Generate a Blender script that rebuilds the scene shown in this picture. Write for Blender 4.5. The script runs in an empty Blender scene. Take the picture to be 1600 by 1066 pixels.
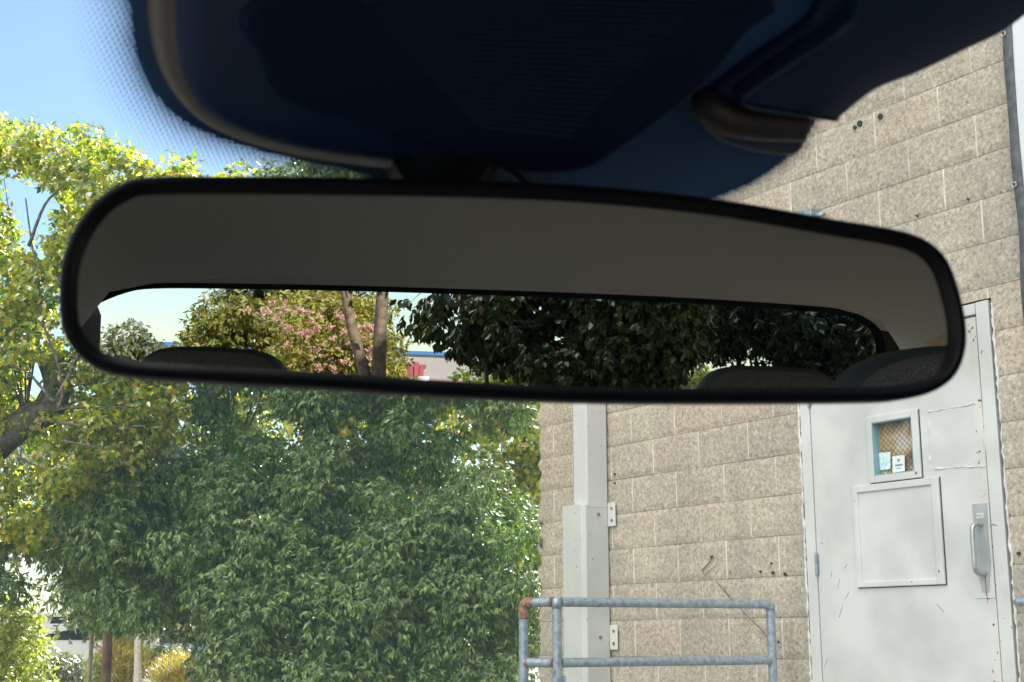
import bpy, math, random
import numpy as np
R = math.radians
scene = bpy.context.scene
COL = scene.collection

# ------------------------------------------------------------------ camera, sky, sun
CH = 1.15                                   # camera height above the asphalt
FPX, PITCH, ROLL = 2179.4, 0.20931, -0.00257  # measured from the block courses of the wall
CAM = np.array([0.0, 0.0, CH])
_R = np.array([1.0, 0, 0]); _F = np.array([0, math.cos(PITCH), math.sin(PITCH)]); _U = np.cross(_R, _F)
RX = math.cos(ROLL)*_R + math.sin(ROLL)*_U
UX = -math.sin(ROLL)*_R + math.cos(ROLL)*_U
cd = bpy.data.cameras.new("camera")
cam = bpy.data.objects.new("camera", cd); COL.objects.link(cam); scene.camera = cam
from mathutils import Matrix, Vector
cam.matrix_world = Matrix(((RX[0], UX[0], -_F[0], 0), (RX[1], UX[1], -_F[1], 0), (RX[2], UX[2], -_F[2], CH), (0, 0, 0, 1)))
cd.sensor_width = 36; cd.lens = 36*FPX/1600; cd.clip_start = 0.02; cd.clip_end = 3000
cd.dof.use_dof = True; cd.dof.focus_distance = 7.5; cd.dof.aperture_fstop = 33

SUN_AZ, SUN_EL = R(15), R(35)               # azimuth to the right of +Y
w = bpy.data.worlds.new("World"); scene.world = w; w.use_nodes = True
nt = w.node_tree; bg = nt.nodes["Background"]
sky = nt.nodes.new("ShaderNodeTexSky"); sky.sky_type = 'NISHITA'; sky.sun_disc = False
sky.sun_elevation = SUN_EL; sky.sun_rotation = SUN_AZ
sky.air_density = 1.0; sky.dust_density = 0.3; sky.ozone_density = 0.9
bg.inputs[1].default_value = 0.096
# added bright cloud patch, out of view high behind the car, lightens the shade
tc = nt.nodes.new("ShaderNodeTexCoord")
dot = nt.nodes.new("ShaderNodeVectorMath"); dot.operation = 'DOT_PRODUCT'
dot.inputs[1].default_value = (-0.35, -0.60, 0.72)
nt.links.new(tc.outputs["Generated"], dot.inputs[0])
mr = nt.nodes.new("ShaderNodeMapRange"); mr.inputs[1].default_value = 0.72; mr.inputs[2].default_value = 0.95
mr.interpolation_type = 'SMOOTHSTEP'
nt.links.new(dot.outputs["Value"], mr.inputs[0])
nz = nt.nodes.new("ShaderNodeTexNoise"); nz.inputs["Scale"].default_value = 2.5; nz.inputs["Detail"].default_value = 5
nt.links.new(tc.outputs["Generated"], nz.inputs[0])
mul = nt.nodes.new("ShaderNodeMath"); mul.operation = 'MULTIPLY'
nt.links.new(mr.outputs[0], mul.inputs[0]); nt.links.new(nz.outputs[0], mul.inputs[1])
mx = nt.nodes.new("ShaderNodeMix"); mx.data_type = 'RGBA'
mx.inputs[7].default_value = (42.0, 39.5, 35.5, 1)
nt.links.new(mul.outputs[0], mx.inputs[0]); tn = nt.nodes.new("ShaderNodeMix"); tn.data_type = 'RGBA'; tn.blend_type = 'MULTIPLY'; tn.inputs[0].default_value = 1.0
tn.inputs[7].default_value = (0.89, 0.97, 1.03, 1)          # clear cyan air
nt.links.new(sky.outputs[0], tn.inputs[6]); nt.links.new(tn.outputs[2], mx.inputs[6])
nt.links.new(mx.outputs[2], bg.inputs[0])
sl = bpy.data.lights.new("sun", 'SUN'); sl.energy = 5.0; sl.angle = R(0.5); sl.color = (1.0, 0.93, 0.82)
so = bpy.data.objects.new("sun", sl); COL.objects.link(so)
sdir = Vector((math.sin(SUN_AZ)*math.cos(SUN_EL), math.cos(SUN_AZ)*math.cos(SUN_EL), math.sin(SUN_EL)))
so.rotation_euler = sdir.to_track_quat('Z', 'Y').to_euler(); so.location = (5, 5, 30)
scene.view_settings.view_transform = 'Standard'; scene.view_settings.look = 'None'
scene.view_settings.exposure = 1.0; scene.view_settings.gamma = 1.0
scene.render.engine = 'CYCLES'
cy = scene.cycles
cy.use_denoising = True; cy.max_bounces = 8; cy.transparent_max_bounces = 12; cy.diffuse_bounces = 4
cy.glossy_bounces = 5; cy.transmission_bounces = 4; cy.sample_clamp_indirect = 8
cy.caustics_reflective = False; cy.caustics_refractive = False

rng = np.random.default_rng(7)
def unit(v): v = np.asarray(v, float); return v/np.linalg.norm(v)

# ------------------------------------------------------------------ measuring frames
def ray(px, py): return _F + RX*(px-800)/FPX + UX*(533-py)/FPX
def W(px, py, depth):                        # world point seen at (px, py), at that forward distance
    d = ray(px, py); return CAM + d*(depth/d[1])
WA, WD = 0.59694, 5.12365                    # the building's front wall
WN = np.array([math.cos(WA), math.sin(WA), 0]); WU = np.array([-math.sin(WA), math.cos(WA), 0])
H0, CRS, BLK = -0.10883 + CH, 0.2032, 0.3875
def WP(s, z, o=0.0): return WN*(WD-o) - WU*s + np.array([0, 0, z])   # along the wall, height, proud of it
def wallpx(px, py, o=0.0):
    d = ray(px, py); P = d*(WD-o)/(d@WN); return -(P@WU), P[2]+CH

CY = R(24)                                   # the car points 24 degrees left of the view
FW = np.array([-math.sin(CY), math.cos(CY), 0]); RT = np.array([math.cos(CY), math.sin(CY), 0])
ZU = np.array([0, 0, 1.0]); BK = -FW
MC = CAM + unit(ray(790, 455))*0.43          # centre of the mirror glass
MN = unit(BK - unit(ray(768, 608)))          # its normal, towards the camera
MA = unit(np.cross(ZU, MN)); MU = np.cross(MN, MA)
if MA@RX < 0: MA = -MA; MU = -MU
if MU[2] < 0: MU = -MU
def refl(v): return v - 2*(v@MN)*MN
VC = CAM - 2*((CAM-MC)@MN)*MN                # where the mirrored eye stands
CO = np.array([MC[0], MC[1], 0])             # car frame origin on the ground below the mirror
def CP(x, y, z): return CO + RT*x + FW*y + ZU*z
def mirpx(px, py):                            # coordinates in the plane of the mirror
    d = ray(px, py); t = ((MC-CAM)@MN)/(d@MN); P = CAM+d*t - MC; return P@MA, P@MU
def MR(px, py, dist):                         # world point seen in the mirror, dist behind the mirrored eye
    d = refl(ray(px, py)); return VC + d*(dist/(d@BK))
def inplane(org, d, P0, N): return org + d*(((P0-org)@N)/(d@N))
GS = R(33)                                   # windshield rake
GP = CP(0, 0.09, 1.262); GT = -FW*math.cos(GS)+ZU*math.sin(GS); GN = np.cross(RT, GT)
if GN@FW > 0: GN = -GN                        # towards the cabin
def glasspx(px, py, off=0.0): return inplane(CAM, ray(px, py), GP+GN*off, GN)

# ------------------------------------------------------------------ mesh helpers
class MB:
    def __init__(s): s.v = []; s.f = []
    def add(s, vs, fs):
        b = len(s.v); s.v += [tuple(map(float, x)) for x in vs]; s.f += [tuple(i+b for i in f) for f in fs]; return s
    def box(s, c, ax, ay, az):               # centre and three half axes
        c, ax, ay, az = map(np.asarray, (c, ax, ay, az))
        vs = [c+i*ax+j*ay+k*az for k in (-1, 1) for j in (-1, 1) for i in (-1, 1)]
        fs = [(0, 2, 3, 1), (4, 5, 7, 6), (0, 1, 5, 4), (2, 6, 7, 3), (0, 4, 6, 2), (1, 3, 7, 5)]
        if np.dot(np.cross(ax, ay), az) < 0: fs = [f[::-1] for f in fs]
        return s.add(vs, fs)
    def tube(s, pts, rad, seg=8, cap=True):
        pts = [np.asarray(p, float) for p in pts]; n = len(pts)
        if not hasattr(rad, '__len__'): rad = [rad]*n
        vs = []; fs = []; ref = None
        for i, p in enumerate(pts):
            t = unit(pts[min(i+1, n-1)]-pts[max(i-1, 0)])
            if ref is None: ref = np.cross(t, [0.3, 0.2, 1.0]); 
            if np.linalg.norm(ref) < 1e-3: ref = np.cross(t, [1, 0, 0])
            a = unit(ref - t*(ref@t)); b = np.cross(t, a); ref = a
            for k in range(seg):
                w_ = 2*math.pi*k/seg; vs.append(p+(a*math.cos(w_)+b*math.sin(w_))*rad[i])
        for i in range(n-1):
            for k in range(seg):
                k2 = (k+1) % seg; fs.append((i*seg+k, i*seg+k2, (i+1)*seg+k2, (i+1)*seg+k))
        if cap: fs.append(tuple(range(seg))[::-1]); fs.append(tuple((n-1)*seg+k for k in range(seg)))
        return s.add(vs, fs)
    def rings(s, rings, cap0=False, cap1=True):
        n = len(rings[0]); vs = [p for r in rings for p in r]; fs = []
        for i in range(len(rings)-1):
            for k in range(n):
                k2 = (k+1) % n; fs.append((i*n+k, i*n+k2, (i+1)*n+k2, (i+1)*n+k))
        if cap0: fs.append(tuple(range(n))[::-1])
        if cap1: fs.append(tuple((len(rings)-1)*n+k for k in range(n)))
        return s.add(vs, fs)
def empty(name, loc, label=None, cat=None, group=None, kind=None):
    o = bpy.data.objects.new(name, None); o.location = Vector(loc); o.empty_display_size = 0.1
    COL.objects.link(o); tag(o, label, cat, group, kind); return o
def tag(o, label=None, cat=None, group=None, kind=None):
    for k, v in (('label', label), ('category', cat), ('group', group), ('kind', kind)):
        if v: o[k] = v
    return o
def rootloc(p):
    l = Vector((0, 0, 0))
    while p is not None: l += p.location; p = p.parent
    return np.array(l)
def mk(name, mb, mat, parent=None, smooth=False, bevel=0, auto=None):
    if isinstance(mb, MB): v, f = np.array(mb.v), mb.f
    else: v, f = mb
    me = bpy.data.meshes.new(name)
    org = rootloc(parent) if parent else np.array([v[:, 0].mean(), v[:, 1].mean(), v[:, 2].min()])
    me.from_pydata((v-org).tolist(), [], f if isinstance(f, list) else f.tolist()); me.update()
    o = bpy.data.objects.new(name, me); COL.objects.link(o)
    if parent: o.parent = parent
    else: o.location = Vector(org)
    if mat: me.materials.append(mat)
    if smooth: me.polygons.foreach_set('use_smooth', [True]*len(me.polygons))
    if bevel:
        b = o.modifiers.new('bevel', 'BEVEL'); b.width = bevel; b.segments = 2; b.limit_method = 'ANGLE'; b.angle_limit = R(40)
    if auto: me.set_sharp_from_angle(angle=R(auto))
    return o
def catmull(P, n=6, closed=True):
    P = [np.asarray(p, float) for p in P]; N = len(P); out = []
    for i in range(N if closed else N-1):
        g = (lambda k: P[k % N]) if closed else (lambda k: P[min(max(k, 0), N-1)])
        p0, p1, p2, p3 = g(i-1), g(i), g(i+1), g(i+2)
        for t in np.linspace(0, 1, n, endpoint=False):
            out.append(0.5*(2*p1+(p2-p0)*t+(2*p0-5*p1+4*p2-p3)*t*t+(3*p1-p0-3*p2+p3)*t**3))
    if not closed: out.append(P[-1])
    return out
def inset(poly, d):                           # 2D outline moved inwards by d
    P = np.array(poly); n = len(P)
    ar = 0.5*np.sum(P[:, 0]*np.roll(P[:, 1], -1)-np.roll(P[:, 0], -1)*P[:, 1])
    t = np.roll(P, -2, 0)-np.roll(P, 2, 0); t /= np.linalg.norm(t, axis=1)[:, None]+1e-9
    nn = np.stack([-t[:, 1], t[:, 0]], 1)*(1 if ar > 0 else -1)
    return P+nn*d
def shell(outline, prof, O, A, B, N, cap0=False, cap1=True):
    """rings of the outline: prof = [(inset, height)...] over the plane O, A, B with normal N"""
    mb = MB(); rr = []
    for d, h in prof:
        q = inset(outline, d); rr.append([O+A*a+B*b+N*h for a, b in q])
    return mb.rings(rr, cap0, cap1)

# ------------------------------------------------------------------ materials
MATS = {}
def nodes(name):
    m = bpy.data.materials.new(name); m.use_nodes = True; nt = m.node_tree
    return m, nt, nt.nodes["Principled BSDF"], nt.nodes["Material Output"]
def N(nt, t, **kw):
    n = nt.nodes.new(t)
    for k, v in kw.items():
        if k.startswith('i_'): n.inputs[k[2:].replace('_', ' ')].default_value = v
        else: setattr(n, k, v)
    return n
def ramp(nt, fac, stops):
    r = nt.nodes.new("ShaderNodeValToRGB"); e = r.color_ramp.elements
    while len(e) < len(stops): e.new(0.5)
    for i, (p, c) in enumerate(stops): e[i].position = p; e[i].color = (*c, 1) if len(c) == 3 else c
    nt.links.new(fac, r.inputs[0]); return r.outputs[0]
def pbr(name, c1, c2=None, scale=8, rough=0.6, bump=0, bscale=None, metal=0, spec=0.5, detail=6, lo=0.35, hi=0.65, rvar=0.1, bdist=0.01):
    m, nt, b, out = nodes(name); c2 = c2 or c1
    tc = N(nt, "ShaderNodeTexCoord")
    n = N(nt, "ShaderNodeTexNoise"); n.inputs["Scale"].default_value = scale; n.inputs["Detail"].default_value = detail
    nt.links.new(tc.outputs["Object"], n.inputs["Vector"])
    nt.links.new(ramp(nt, n.outputs[0], [(lo, c1), (hi, c2)]), b.inputs["Base Color"])
    b.inputs["Metallic"].default_value = metal; b.inputs["Specular IOR Level"].default_value = spec
    mr = N(nt, "ShaderNodeMapRange"); mr.inputs[3].default_value = max(0, rough-rvar); mr.inputs[4].default_value = min(1, rough+rvar)
    nt.links.new(n.outputs[0], mr.inputs[0]); nt.links.new(mr.outputs[0], b.inputs["Roughness"])
    if bump:
        n2 = N(nt, "ShaderNodeTexNoise"); n2.inputs["Scale"].default_value = bscale or scale*4; n2.inputs["Detail"].default_value = 6
        nt.links.new(tc.outputs["Object"], n2.inputs["Vector"])
        bp = N(nt, "ShaderNodeBump"); bp.inputs["Strength"].default_value = bump; bp.inputs["Distance"].default_value = bdist
        nt.links.new(n2.outputs[0], bp.inputs["Height"]); nt.links.new(bp.outputs[0], b.inputs["Normal"])
    MATS[name] = m; return m
def leafmat(name, stops, trans, tcol, gloss=0.12, grough=0.4):
    """stops: colours spread over the leaves at random; trans: share of light let through"""
    m, nt, b, out = nodes(name); nt.nodes.remove(b)
    g = N(nt, "ShaderNodeNewGeometry")
    c = ramp(nt, g.outputs["Random Per Island"], stops)
    d = N(nt, "ShaderNodeBsdfDiffuse"); nt.links.new(c, d.inputs[0])
    t = N(nt, "ShaderNodeBsdfTranslucent")
    mc = N(nt, "ShaderNodeMix"); mc.data_type = 'RGBA'; mc.blend_type = 'MULTIPLY'; mc.inputs[0].default_value = 1
    nt.links.new(c, mc.inputs[6]); mc.inputs[7].default_value = (*tcol, 1); nt.links.new(mc.outputs[2], t.inputs[0])
    m1 = N(nt, "ShaderNodeMixShader"); m1.inputs[0].default_value = trans
    nt.links.new(d.outputs[0], m1.inputs[1]); nt.links.new(t.outputs[0], m1.inputs[2])
    gl = N(nt, "ShaderNodeBsdfGlossy"); gl.inputs["Roughness"].default_value = grough; gl.inputs[0].default_value = (.8, .8, .8, 1)
    lw = N(nt, "ShaderNodeFresnel"); lw.inputs[0].default_value = 1.35
    mm = N(nt, "ShaderNodeMath"); mm.operation = 'MULTIPLY'; mm.inputs[1].default_value = gloss*8
    nt.links.new(lw.outputs[0], mm.inputs[0])
    m2 = N(nt, "ShaderNodeMixShader"); nt.links.new(mm.outputs[0], m2.inputs[0])
    nt.links.new(m1.outputs[0], m2.inputs[1]); nt.links.new(gl.outputs[0], m2.inputs[2])
    nt.links.new(m2.outputs[0], out.inputs[0]); return m
def paneglass(name, tint, fres=1.45, dust=0.0, dustcol=(.8, .8, .8), drough=1):
    m, nt, b, out = nodes(name); nt.nodes.remove(b)
    t = N(nt, "ShaderNodeBsdfTransparent"); t.inputs[0].default_value = (*tint, 1)
    g = N(nt, "ShaderNodeBsdfGlossy"); g.inputs["Roughness"].default_value = 0.0
    f = N(nt, "ShaderNodeFresnel"); f.inputs[0].default_value = fres
    m1 = N(nt, "ShaderNodeMixShader"); nt.links.new(f.outputs[0], m1.inputs[0])
    nt.links.new(t.outputs[0], m1.inputs[1]); nt.links.new(g.outputs[0], m1.inputs[2]); last = m1
    if dust:
        d = N(nt, "ShaderNodeBsdfTranslucent"); d.inputs[0].default_value = (*dustcol, 1)
        m2 = N(nt, "ShaderNodeMixShader"); m2.inputs[0].default_value = dust
        nt.links.new(m1.outputs[0], m2.inputs[1]); nt.links.new(d.outputs[0], m2.inputs[2]); last = m2
    nt.links.new(last.outputs[0], out.inputs[0]); return m

# split-face block: per-face attributes tell mortar and the tint of each block
def blockmat():
    m, nt, b, out = nodes("split_face_block")
    tc = N(nt, "ShaderNodeTexCoord"); vec = tc.outputs["Object"]
    def noise(s, d=6, r=0.6):
        n = N(nt, "ShaderNodeTexNoise"); n.inputs["Scale"].default_value = s; n.inputs["Detail"].default_value = d
        n.inputs["Roughness"].default_value = r; nt.links.new(vec, n.inputs["Vector"]); return n.outputs[0]
    grain = noise(54, 6, 0.75); mid = noise(14); big = noise(1.3, 4)
    col = ramp(nt, grain, [(0.30, (.15, .115, .085)), (0.41, (.41, .357, .295)), (0.54, (.54, .482, .405)), (0.68, (.76, .705, .63))])
    at = N(nt, "ShaderNodeAttribute", attribute_name="tint")
    bc = ramp(nt, at.outputs["Fac"], [(0, (.93, .945, .94)), (.5, (.99, .99, .98)), (1, (1.05, 1.01, .985))])
    mx = N(nt, "ShaderNodeMix"); mx.data_type = 'RGBA'; mx.blend_type = 'MULTIPLY'; mx.inputs[0].default_value = 1
    nt.links.new(col, mx.inputs[6]); nt.links.new(bc, mx.inputs[7])
    wsh = ramp(nt, big, [(0.36, (.90, .90, .91)), (0.64, (1.08, 1.06, 1.02))])
    mx2 = N(nt, "ShaderNodeMix"); mx2.data_type = 'RGBA'; mx2.blend_type = 'MULTIPLY'; mx2.inputs[0].default_value = 1
    nt.links.new(mx.outputs[2], mx2.inputs[6]); nt.links.new(wsh, mx2.inputs[7])
    mo = N(nt, "ShaderNodeAttribute", attribute_name="mortar")
    mcol = ramp(nt, mid, [(0.35, (.58, .53, .47)), (0.6, (.84, .79, .72))])
    mx3 = N(nt, "ShaderNodeMix"); mx3.data_type = 'RGBA'
    nm_ = ramp(nt, noise(3.0, 5, .6), [(.34, (.35, .35, .35)), (.55, (1, 1, 1))])
    mm = N(nt, "ShaderNodeMath"); mm.operation = 'MULTIPLY'; nt.links.new(mo.outputs["Fac"], mm.inputs[0]); nt.links.new(nm_, mm.inputs[1])
    nt.links.new(mm.outputs[0], mx3.inputs[0]); nt.links.new(mx2.outputs[2], mx3.inputs[6]); nt.links.new(mcol, mx3.inputs[7])
    be = N(nt, "ShaderNodeAttribute", attribute_name="bed"); bcol = ramp(nt, be.outputs["Fac"], [(0, (1, 1, 1)), (1, (.50, .48, .46))])
    mp = N(nt, "ShaderNodeMapping"); mp.inputs["Scale"].default_value = (5, 5, .7); nt.links.new(vec, mp.inputs[0])
    ns = N(nt, "ShaderNodeTexNoise"); ns.inputs["Scale"].default_value = 1; ns.inputs["Detail"].default_value = 5; nt.links.new(mp.outputs[0], ns.inputs["Vector"])
    scol = ramp(nt, ns.outputs[0], [(.38, (.91, .90, .89)), (.62, (1.05, 1.03, 1.01))])
    mx4 = N(nt, "ShaderNodeMix"); mx4.data_type = 'RGBA'; mx4.blend_type = 'MULTIPLY'; mx4.inputs[0].default_value = 1
    nt.links.new(bcol, mx4.inputs[6]); nt.links.new(scol, mx4.inputs[7])
    mx5 = N(nt, "ShaderNodeMix"); mx5.data_type = 'RGBA'; mx5.blend_type = 'MULTIPLY'; mx5.inputs[0].default_value = 1
    nt.links.new(mx3.outputs[2], mx5.inputs[6]); nt.links.new(mx4.outputs[2], mx5.inputs[7])
    nt.links.new(mx5.outputs[2], b.inputs["Base Color"]); b.inputs["Roughness"].default_value = 0.95
    b.inputs["Specular IOR Level"].default_value = 0.2
    bp = N(nt, "ShaderNodeBump"); bp.inputs["Strength"].default_value = 0.7; bp.inputs["Distance"].default_value = 0.008
    nt.links.new(grain, bp.inputs["Height"]); nt.links.new(bp.outputs[0], b.inputs["Normal"])
    return m
M_block = blockmat()
def paintmat(name, base, dirt, rust=(.16, .07, .03), rustamt=0.0, rough=0.45, stain=None):
    m, nt, b, out = nodes(name); tc = N(nt, "ShaderNodeTexCoord"); vec = tc.outputs["Object"]
    n1 = N(nt, "ShaderNodeTexNoise"); n1.inputs["Scale"].default_value = 3.5; n1.inputs["Detail"].default_value = 7; nt.links.new(vec, n1.inputs["Vector"])
    n2 = N(nt, "ShaderNodeTexNoise"); n2.inputs["Scale"].default_value = 38; n2.inputs["Detail"].default_value = 4; nt.links.new(vec, n2.inputs["Vector"])
    c = ramp(nt, n1.outputs[0], [(0.35, dirt), (0.62, base)])
    mk_ = ramp(nt, n2.outputs[0], [(0.70-rustamt*0.12, (0, 0, 0)), (0.72-rustamt*0.12, (1, 1, 1))])
    mx = N(nt, "ShaderNodeMix"); mx.data_type = 'RGBA'; nt.links.new(mk_, mx.inputs[0]); nt.links.new(c, mx.inputs[6]); mx.inputs[7].default_value = (*rust, 1)
    nt.links.new(mx.outputs[2], b.inputs["Base Color"]); b.inputs["Roughness"].default_value = rough
    bp = N(nt, "ShaderNodeBump"); bp.inputs["Strength"].default_value = 0.15; bp.inputs["Distance"].default_value = 0.003
    nt.links.new(n2.outputs[0], bp.inputs["Height"]); nt.links.new(bp.outputs[0], b.inputs["Normal"])
    return m
M_door = paintmat("white_door_paint", (.69, .685, .66), (.56, .555, .535), rustamt=-0.62)
M_edge = paintmat("chipped_door_edge", (.72, .70, .66), (.55, .52, .47), rustamt=0.55)
M_frame = paintmat("white_frame_paint", (.70, .70, .68), (.58, .575, .55), rustamt=-0.1)
M_spout = paintmat("spout_paint", (.68, .66, .65), (.61, .60, .59), rustamt=0.0)
M_guard = paintmat("guard_paint", (.60, .61, .575), (.53, .54, .515), rustamt=0.0)
M_caulk = pbr("old_caulk", (.62, .60, .56), (.82, .81, .78), 30, 0.9, 0.5)
M_dark = pbr("painted_shade_and_dark_marks", (.02, .025, .025), (.04, .045, .045), 20, 0.9)  # near-black for painted shade in gaps, also wires, scuffs and holes
M_rust = pbr("rust", (.20, .08, .04), (.42, .22, .14), 60, 0.9, 0.3)
M_galv = pbr("galvanised_steel", (.24, .30, .35), (.42, .48, .53), 40, 0.5, 0.08, metal=0.55, rvar=0.15, detail=8)
M_steel = pbr("handle_steel", (.42, .42, .40), (.55, .55, .53), 20, 0.32, metal=0.8)
M_plate = pbr("plate_steel", (.36, .38, .38), (.50, .51, .51), 9, 0.5, metal=0.35)
M_blue = pbr("faded_blue_reveal", (.20, .38, .45), (.30, .50, .58), 10, 0.6)
M_whitepaper = pbr("paper", (.80, .82, .80), (.86, .88, .87), 10, 0.8)
M_tealpaper = pbr("pale_blue_decal", (.42, .70, .72), (.78, .86, .85), 55, 0.7, lo=.42, hi=.55)
M_ink = pbr("grey_ink", (.22, .28, .30), (.30, .36, .38), 10, 0.8)
M_cream = pbr("cream_label", (.72, .70, .55), (.78, .76, .62), 10, 0.6)
M_conc = pbr("concrete", (.34, .32, .29), (.48, .46, .42), 2.5, 0.9, 0.3, 30)
M_asph = pbr("asphalt", (.045, .045, .047), (.085, .083, .08), 1.5, 0.9, 0.4, 60)
M_dirt = pbr("dry_ground", (.30, .23, .14), (.46, .38, .25), 0.8, 0.95, 0.3, 20)
M_far = pbr("sunlit_paving", (.34, .31, .27), (.44, .41, .36), 0.3, 0.95)
M_bark = pbr("grey_bark", (.05, .042, .038), (.20, .17, .15), 26, 0.9, 0.8, 60, detail=9)
M_bark2 = pbr("smooth_pale_bark", (.22, .16, .12), (.42, .33, .26), 9, 0.8, 0.4, 40)
M_palebark = pbr("pale_bark", (.42, .36, .28), (.58, .52, .42), 14, 0.8, 0.4, 50)
M_barkbrown = pbr("brown_bark", (.12, .085, .055), (.28, .20, .14), 18, 0.9, 0.6, 60)
M_barkred = pbr("reddish_bark", (.16, .09, .07), (.30, .19, .15), 14, 0.9, 0.6, 50)
M_vinyl = pbr("white_banner_vinyl", (.70, .73, .76), (.78, .80, .82), 1.5, 0.5, 0.3, 5)
M_hem = pbr("black_banner_hem", (.05, .052, .058), (.12, .12, .13), 25, 0.6)
M_brass = pbr("grommet", (.55, .50, .38), None, 10, 0.4, metal=0.8)
M_plastic = pbr("sky_tinted_black_plastic", (.012, .042, .110), (.016, .048, .125), 300, 0.34, 0.15, 900, bdist=0.0006, spec=.35)  # blue of reflected sky is put into the black base colour
M_bezel = pbr("black_mirror_bezel", (.003, .004, .008), (.004, .005, .009), 200, 0.5, 0.03, 900, bdist=0.0004, spec=.15)
M_frit = pbr("veiled_black_frit", (.07, .18, .40), (.08, .20, .44), 8, 0.5, spec=.2)  # blue lift in the colour stands for veil over black ceramic
M_head = pbr("grey_headliner", (.62, .60, .55), (.68, .66, .60), 220, 0.95, 0.4, 700, bdist=0.001)
M_trimdark = pbr("dark_trim", (.035, .033, .030), (.05, .047, .043), 60, 0.85)
M_beige = pbr("beige_pillar_trim", (.46, .36, .23), (.52, .41, .27), 60, 0.8)
M_panel = pbr("veiled_black_panel", (.004, .020, .060), (.006, .024, .070), 40, 0.6, spec=.15)  # navy base colour carries the bluish veil over black plastic
M_gask = pbr("black_gasket", (.006, .009, .014), None, 20, 0.7, spec=.1)
M_paintcar = pbr("silver_car_paint", (.30, .31, .33), (.34, .35, .37), 3, 0.3, metal=0.6)
M_tyre = pbr("tyre_rubber", (.02, .02, .02), (.035, .035, .035), 30, 0.8)
def fabricmat():
    m, nt, b, out = nodes("charcoal_seat_fabric"); tc = N(nt, "ShaderNodeTexCoord")
    mp = N(nt, "ShaderNodeMapping"); mp.inputs["Scale"].default_value = (1500, 1500, 420); nt.links.new(tc.outputs["Object"], mp.inputs[0])
    n = N(nt, "ShaderNodeTexNoise"); n.inputs["Scale"].default_value = 1.0; n.inputs["Detail"].default_value = 3; nt.links.new(mp.outputs[0], n.inputs["Vector"])
    nt.links.new(ramp(nt, n.outputs[0], [(.40, (.07, .065, .063)), (.64, (.30, .275, .26))]), b.inputs["Base Color"]); b.inputs["Roughness"].default_value = 0.95
    return m
M_fabric = fabricmat()
M_pip = pbr("slate_seat_edge", (.06, .085, .095), (.08, .105, .115), 90, 0.8)
m, nt_, b_, out_ = nodes("mirror_silver"); nt_.nodes.remove(b_)
g_ = N(nt_, "ShaderNodeBsdfGlossy"); g_.inputs[0].default_value = (.70, .72, .71, 1); g_.inputs["Roughness"].default_value = 0.0
nt_.links.new(g_.outputs[0], out_.inputs[0]); M_mirror = m
M_wind = paneglass("windshield_glass", (.93, .96, .95), 1.25, dust=0.036, dustcol=(.52, .82, .78))
M_rearg = paneglass("rear_glass", (.86, .90, .89), 1.25)
M_sideg = paneglass("side_glass", (.88, .92, .91), 1.3)
L_yel = leafmat("sunlit_yellow_leaf", [(0, (.07, .15, .03)), (.4, (.24, .38, .045)), (.72, (.60, .64, .065)), (.93, (.78, .62, .10)), (1, (.55, .32, .15))], .75, (1.5, 1.45, .55), .07)
L_dark = leafmat("dark_green_leaf", [(0, (.070, .140, .050)), (.5, (.180, .300, .095)), (.85, (.37, .50, .15)), (.985, (.42, .50, .14)), (1, (.34, .20, .11))], .3, (1.4, 1.5, .5), .06, .45)
L_mid = leafmat("olive_leaf", [(0, (.09, .13, .06)), (.5, (.20, .25, .10)), (1, (.38, .38, .17))], .5, (1.1, 1.1, .6), .08)
L_shrub = leafmat("lime_leaf", [(0, (.20, .26, .05)), (.5, (.42, .50, .08)), (1, (.62, .64, .12))], .55, (1.4, 1.4, .6), .06)
L_gold = leafmat("gold_leaf", [(0, (.40, .30, .04)), (1, (.65, .55, .08))], .5, (1, 1, .5), .05)
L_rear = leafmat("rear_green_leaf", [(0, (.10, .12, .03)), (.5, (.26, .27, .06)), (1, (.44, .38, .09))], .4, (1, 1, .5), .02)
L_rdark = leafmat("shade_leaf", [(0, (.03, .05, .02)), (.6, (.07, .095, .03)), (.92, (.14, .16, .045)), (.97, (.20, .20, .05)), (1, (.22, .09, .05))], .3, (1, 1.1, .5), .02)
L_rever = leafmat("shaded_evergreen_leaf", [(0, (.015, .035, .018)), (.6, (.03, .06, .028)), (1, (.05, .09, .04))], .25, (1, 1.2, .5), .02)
L_pine = leafmat("pine_needle", [(0, (.035, .05, .025)), (1, (.11, .11, .05))], .2, (1, 1, .6), .04)
L_pink = leafmat("pink_blossom", [(0, (.72, .40, .32)), (1, (.90, .62, .50))], .4, (1, .8, .8), .04)

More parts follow.
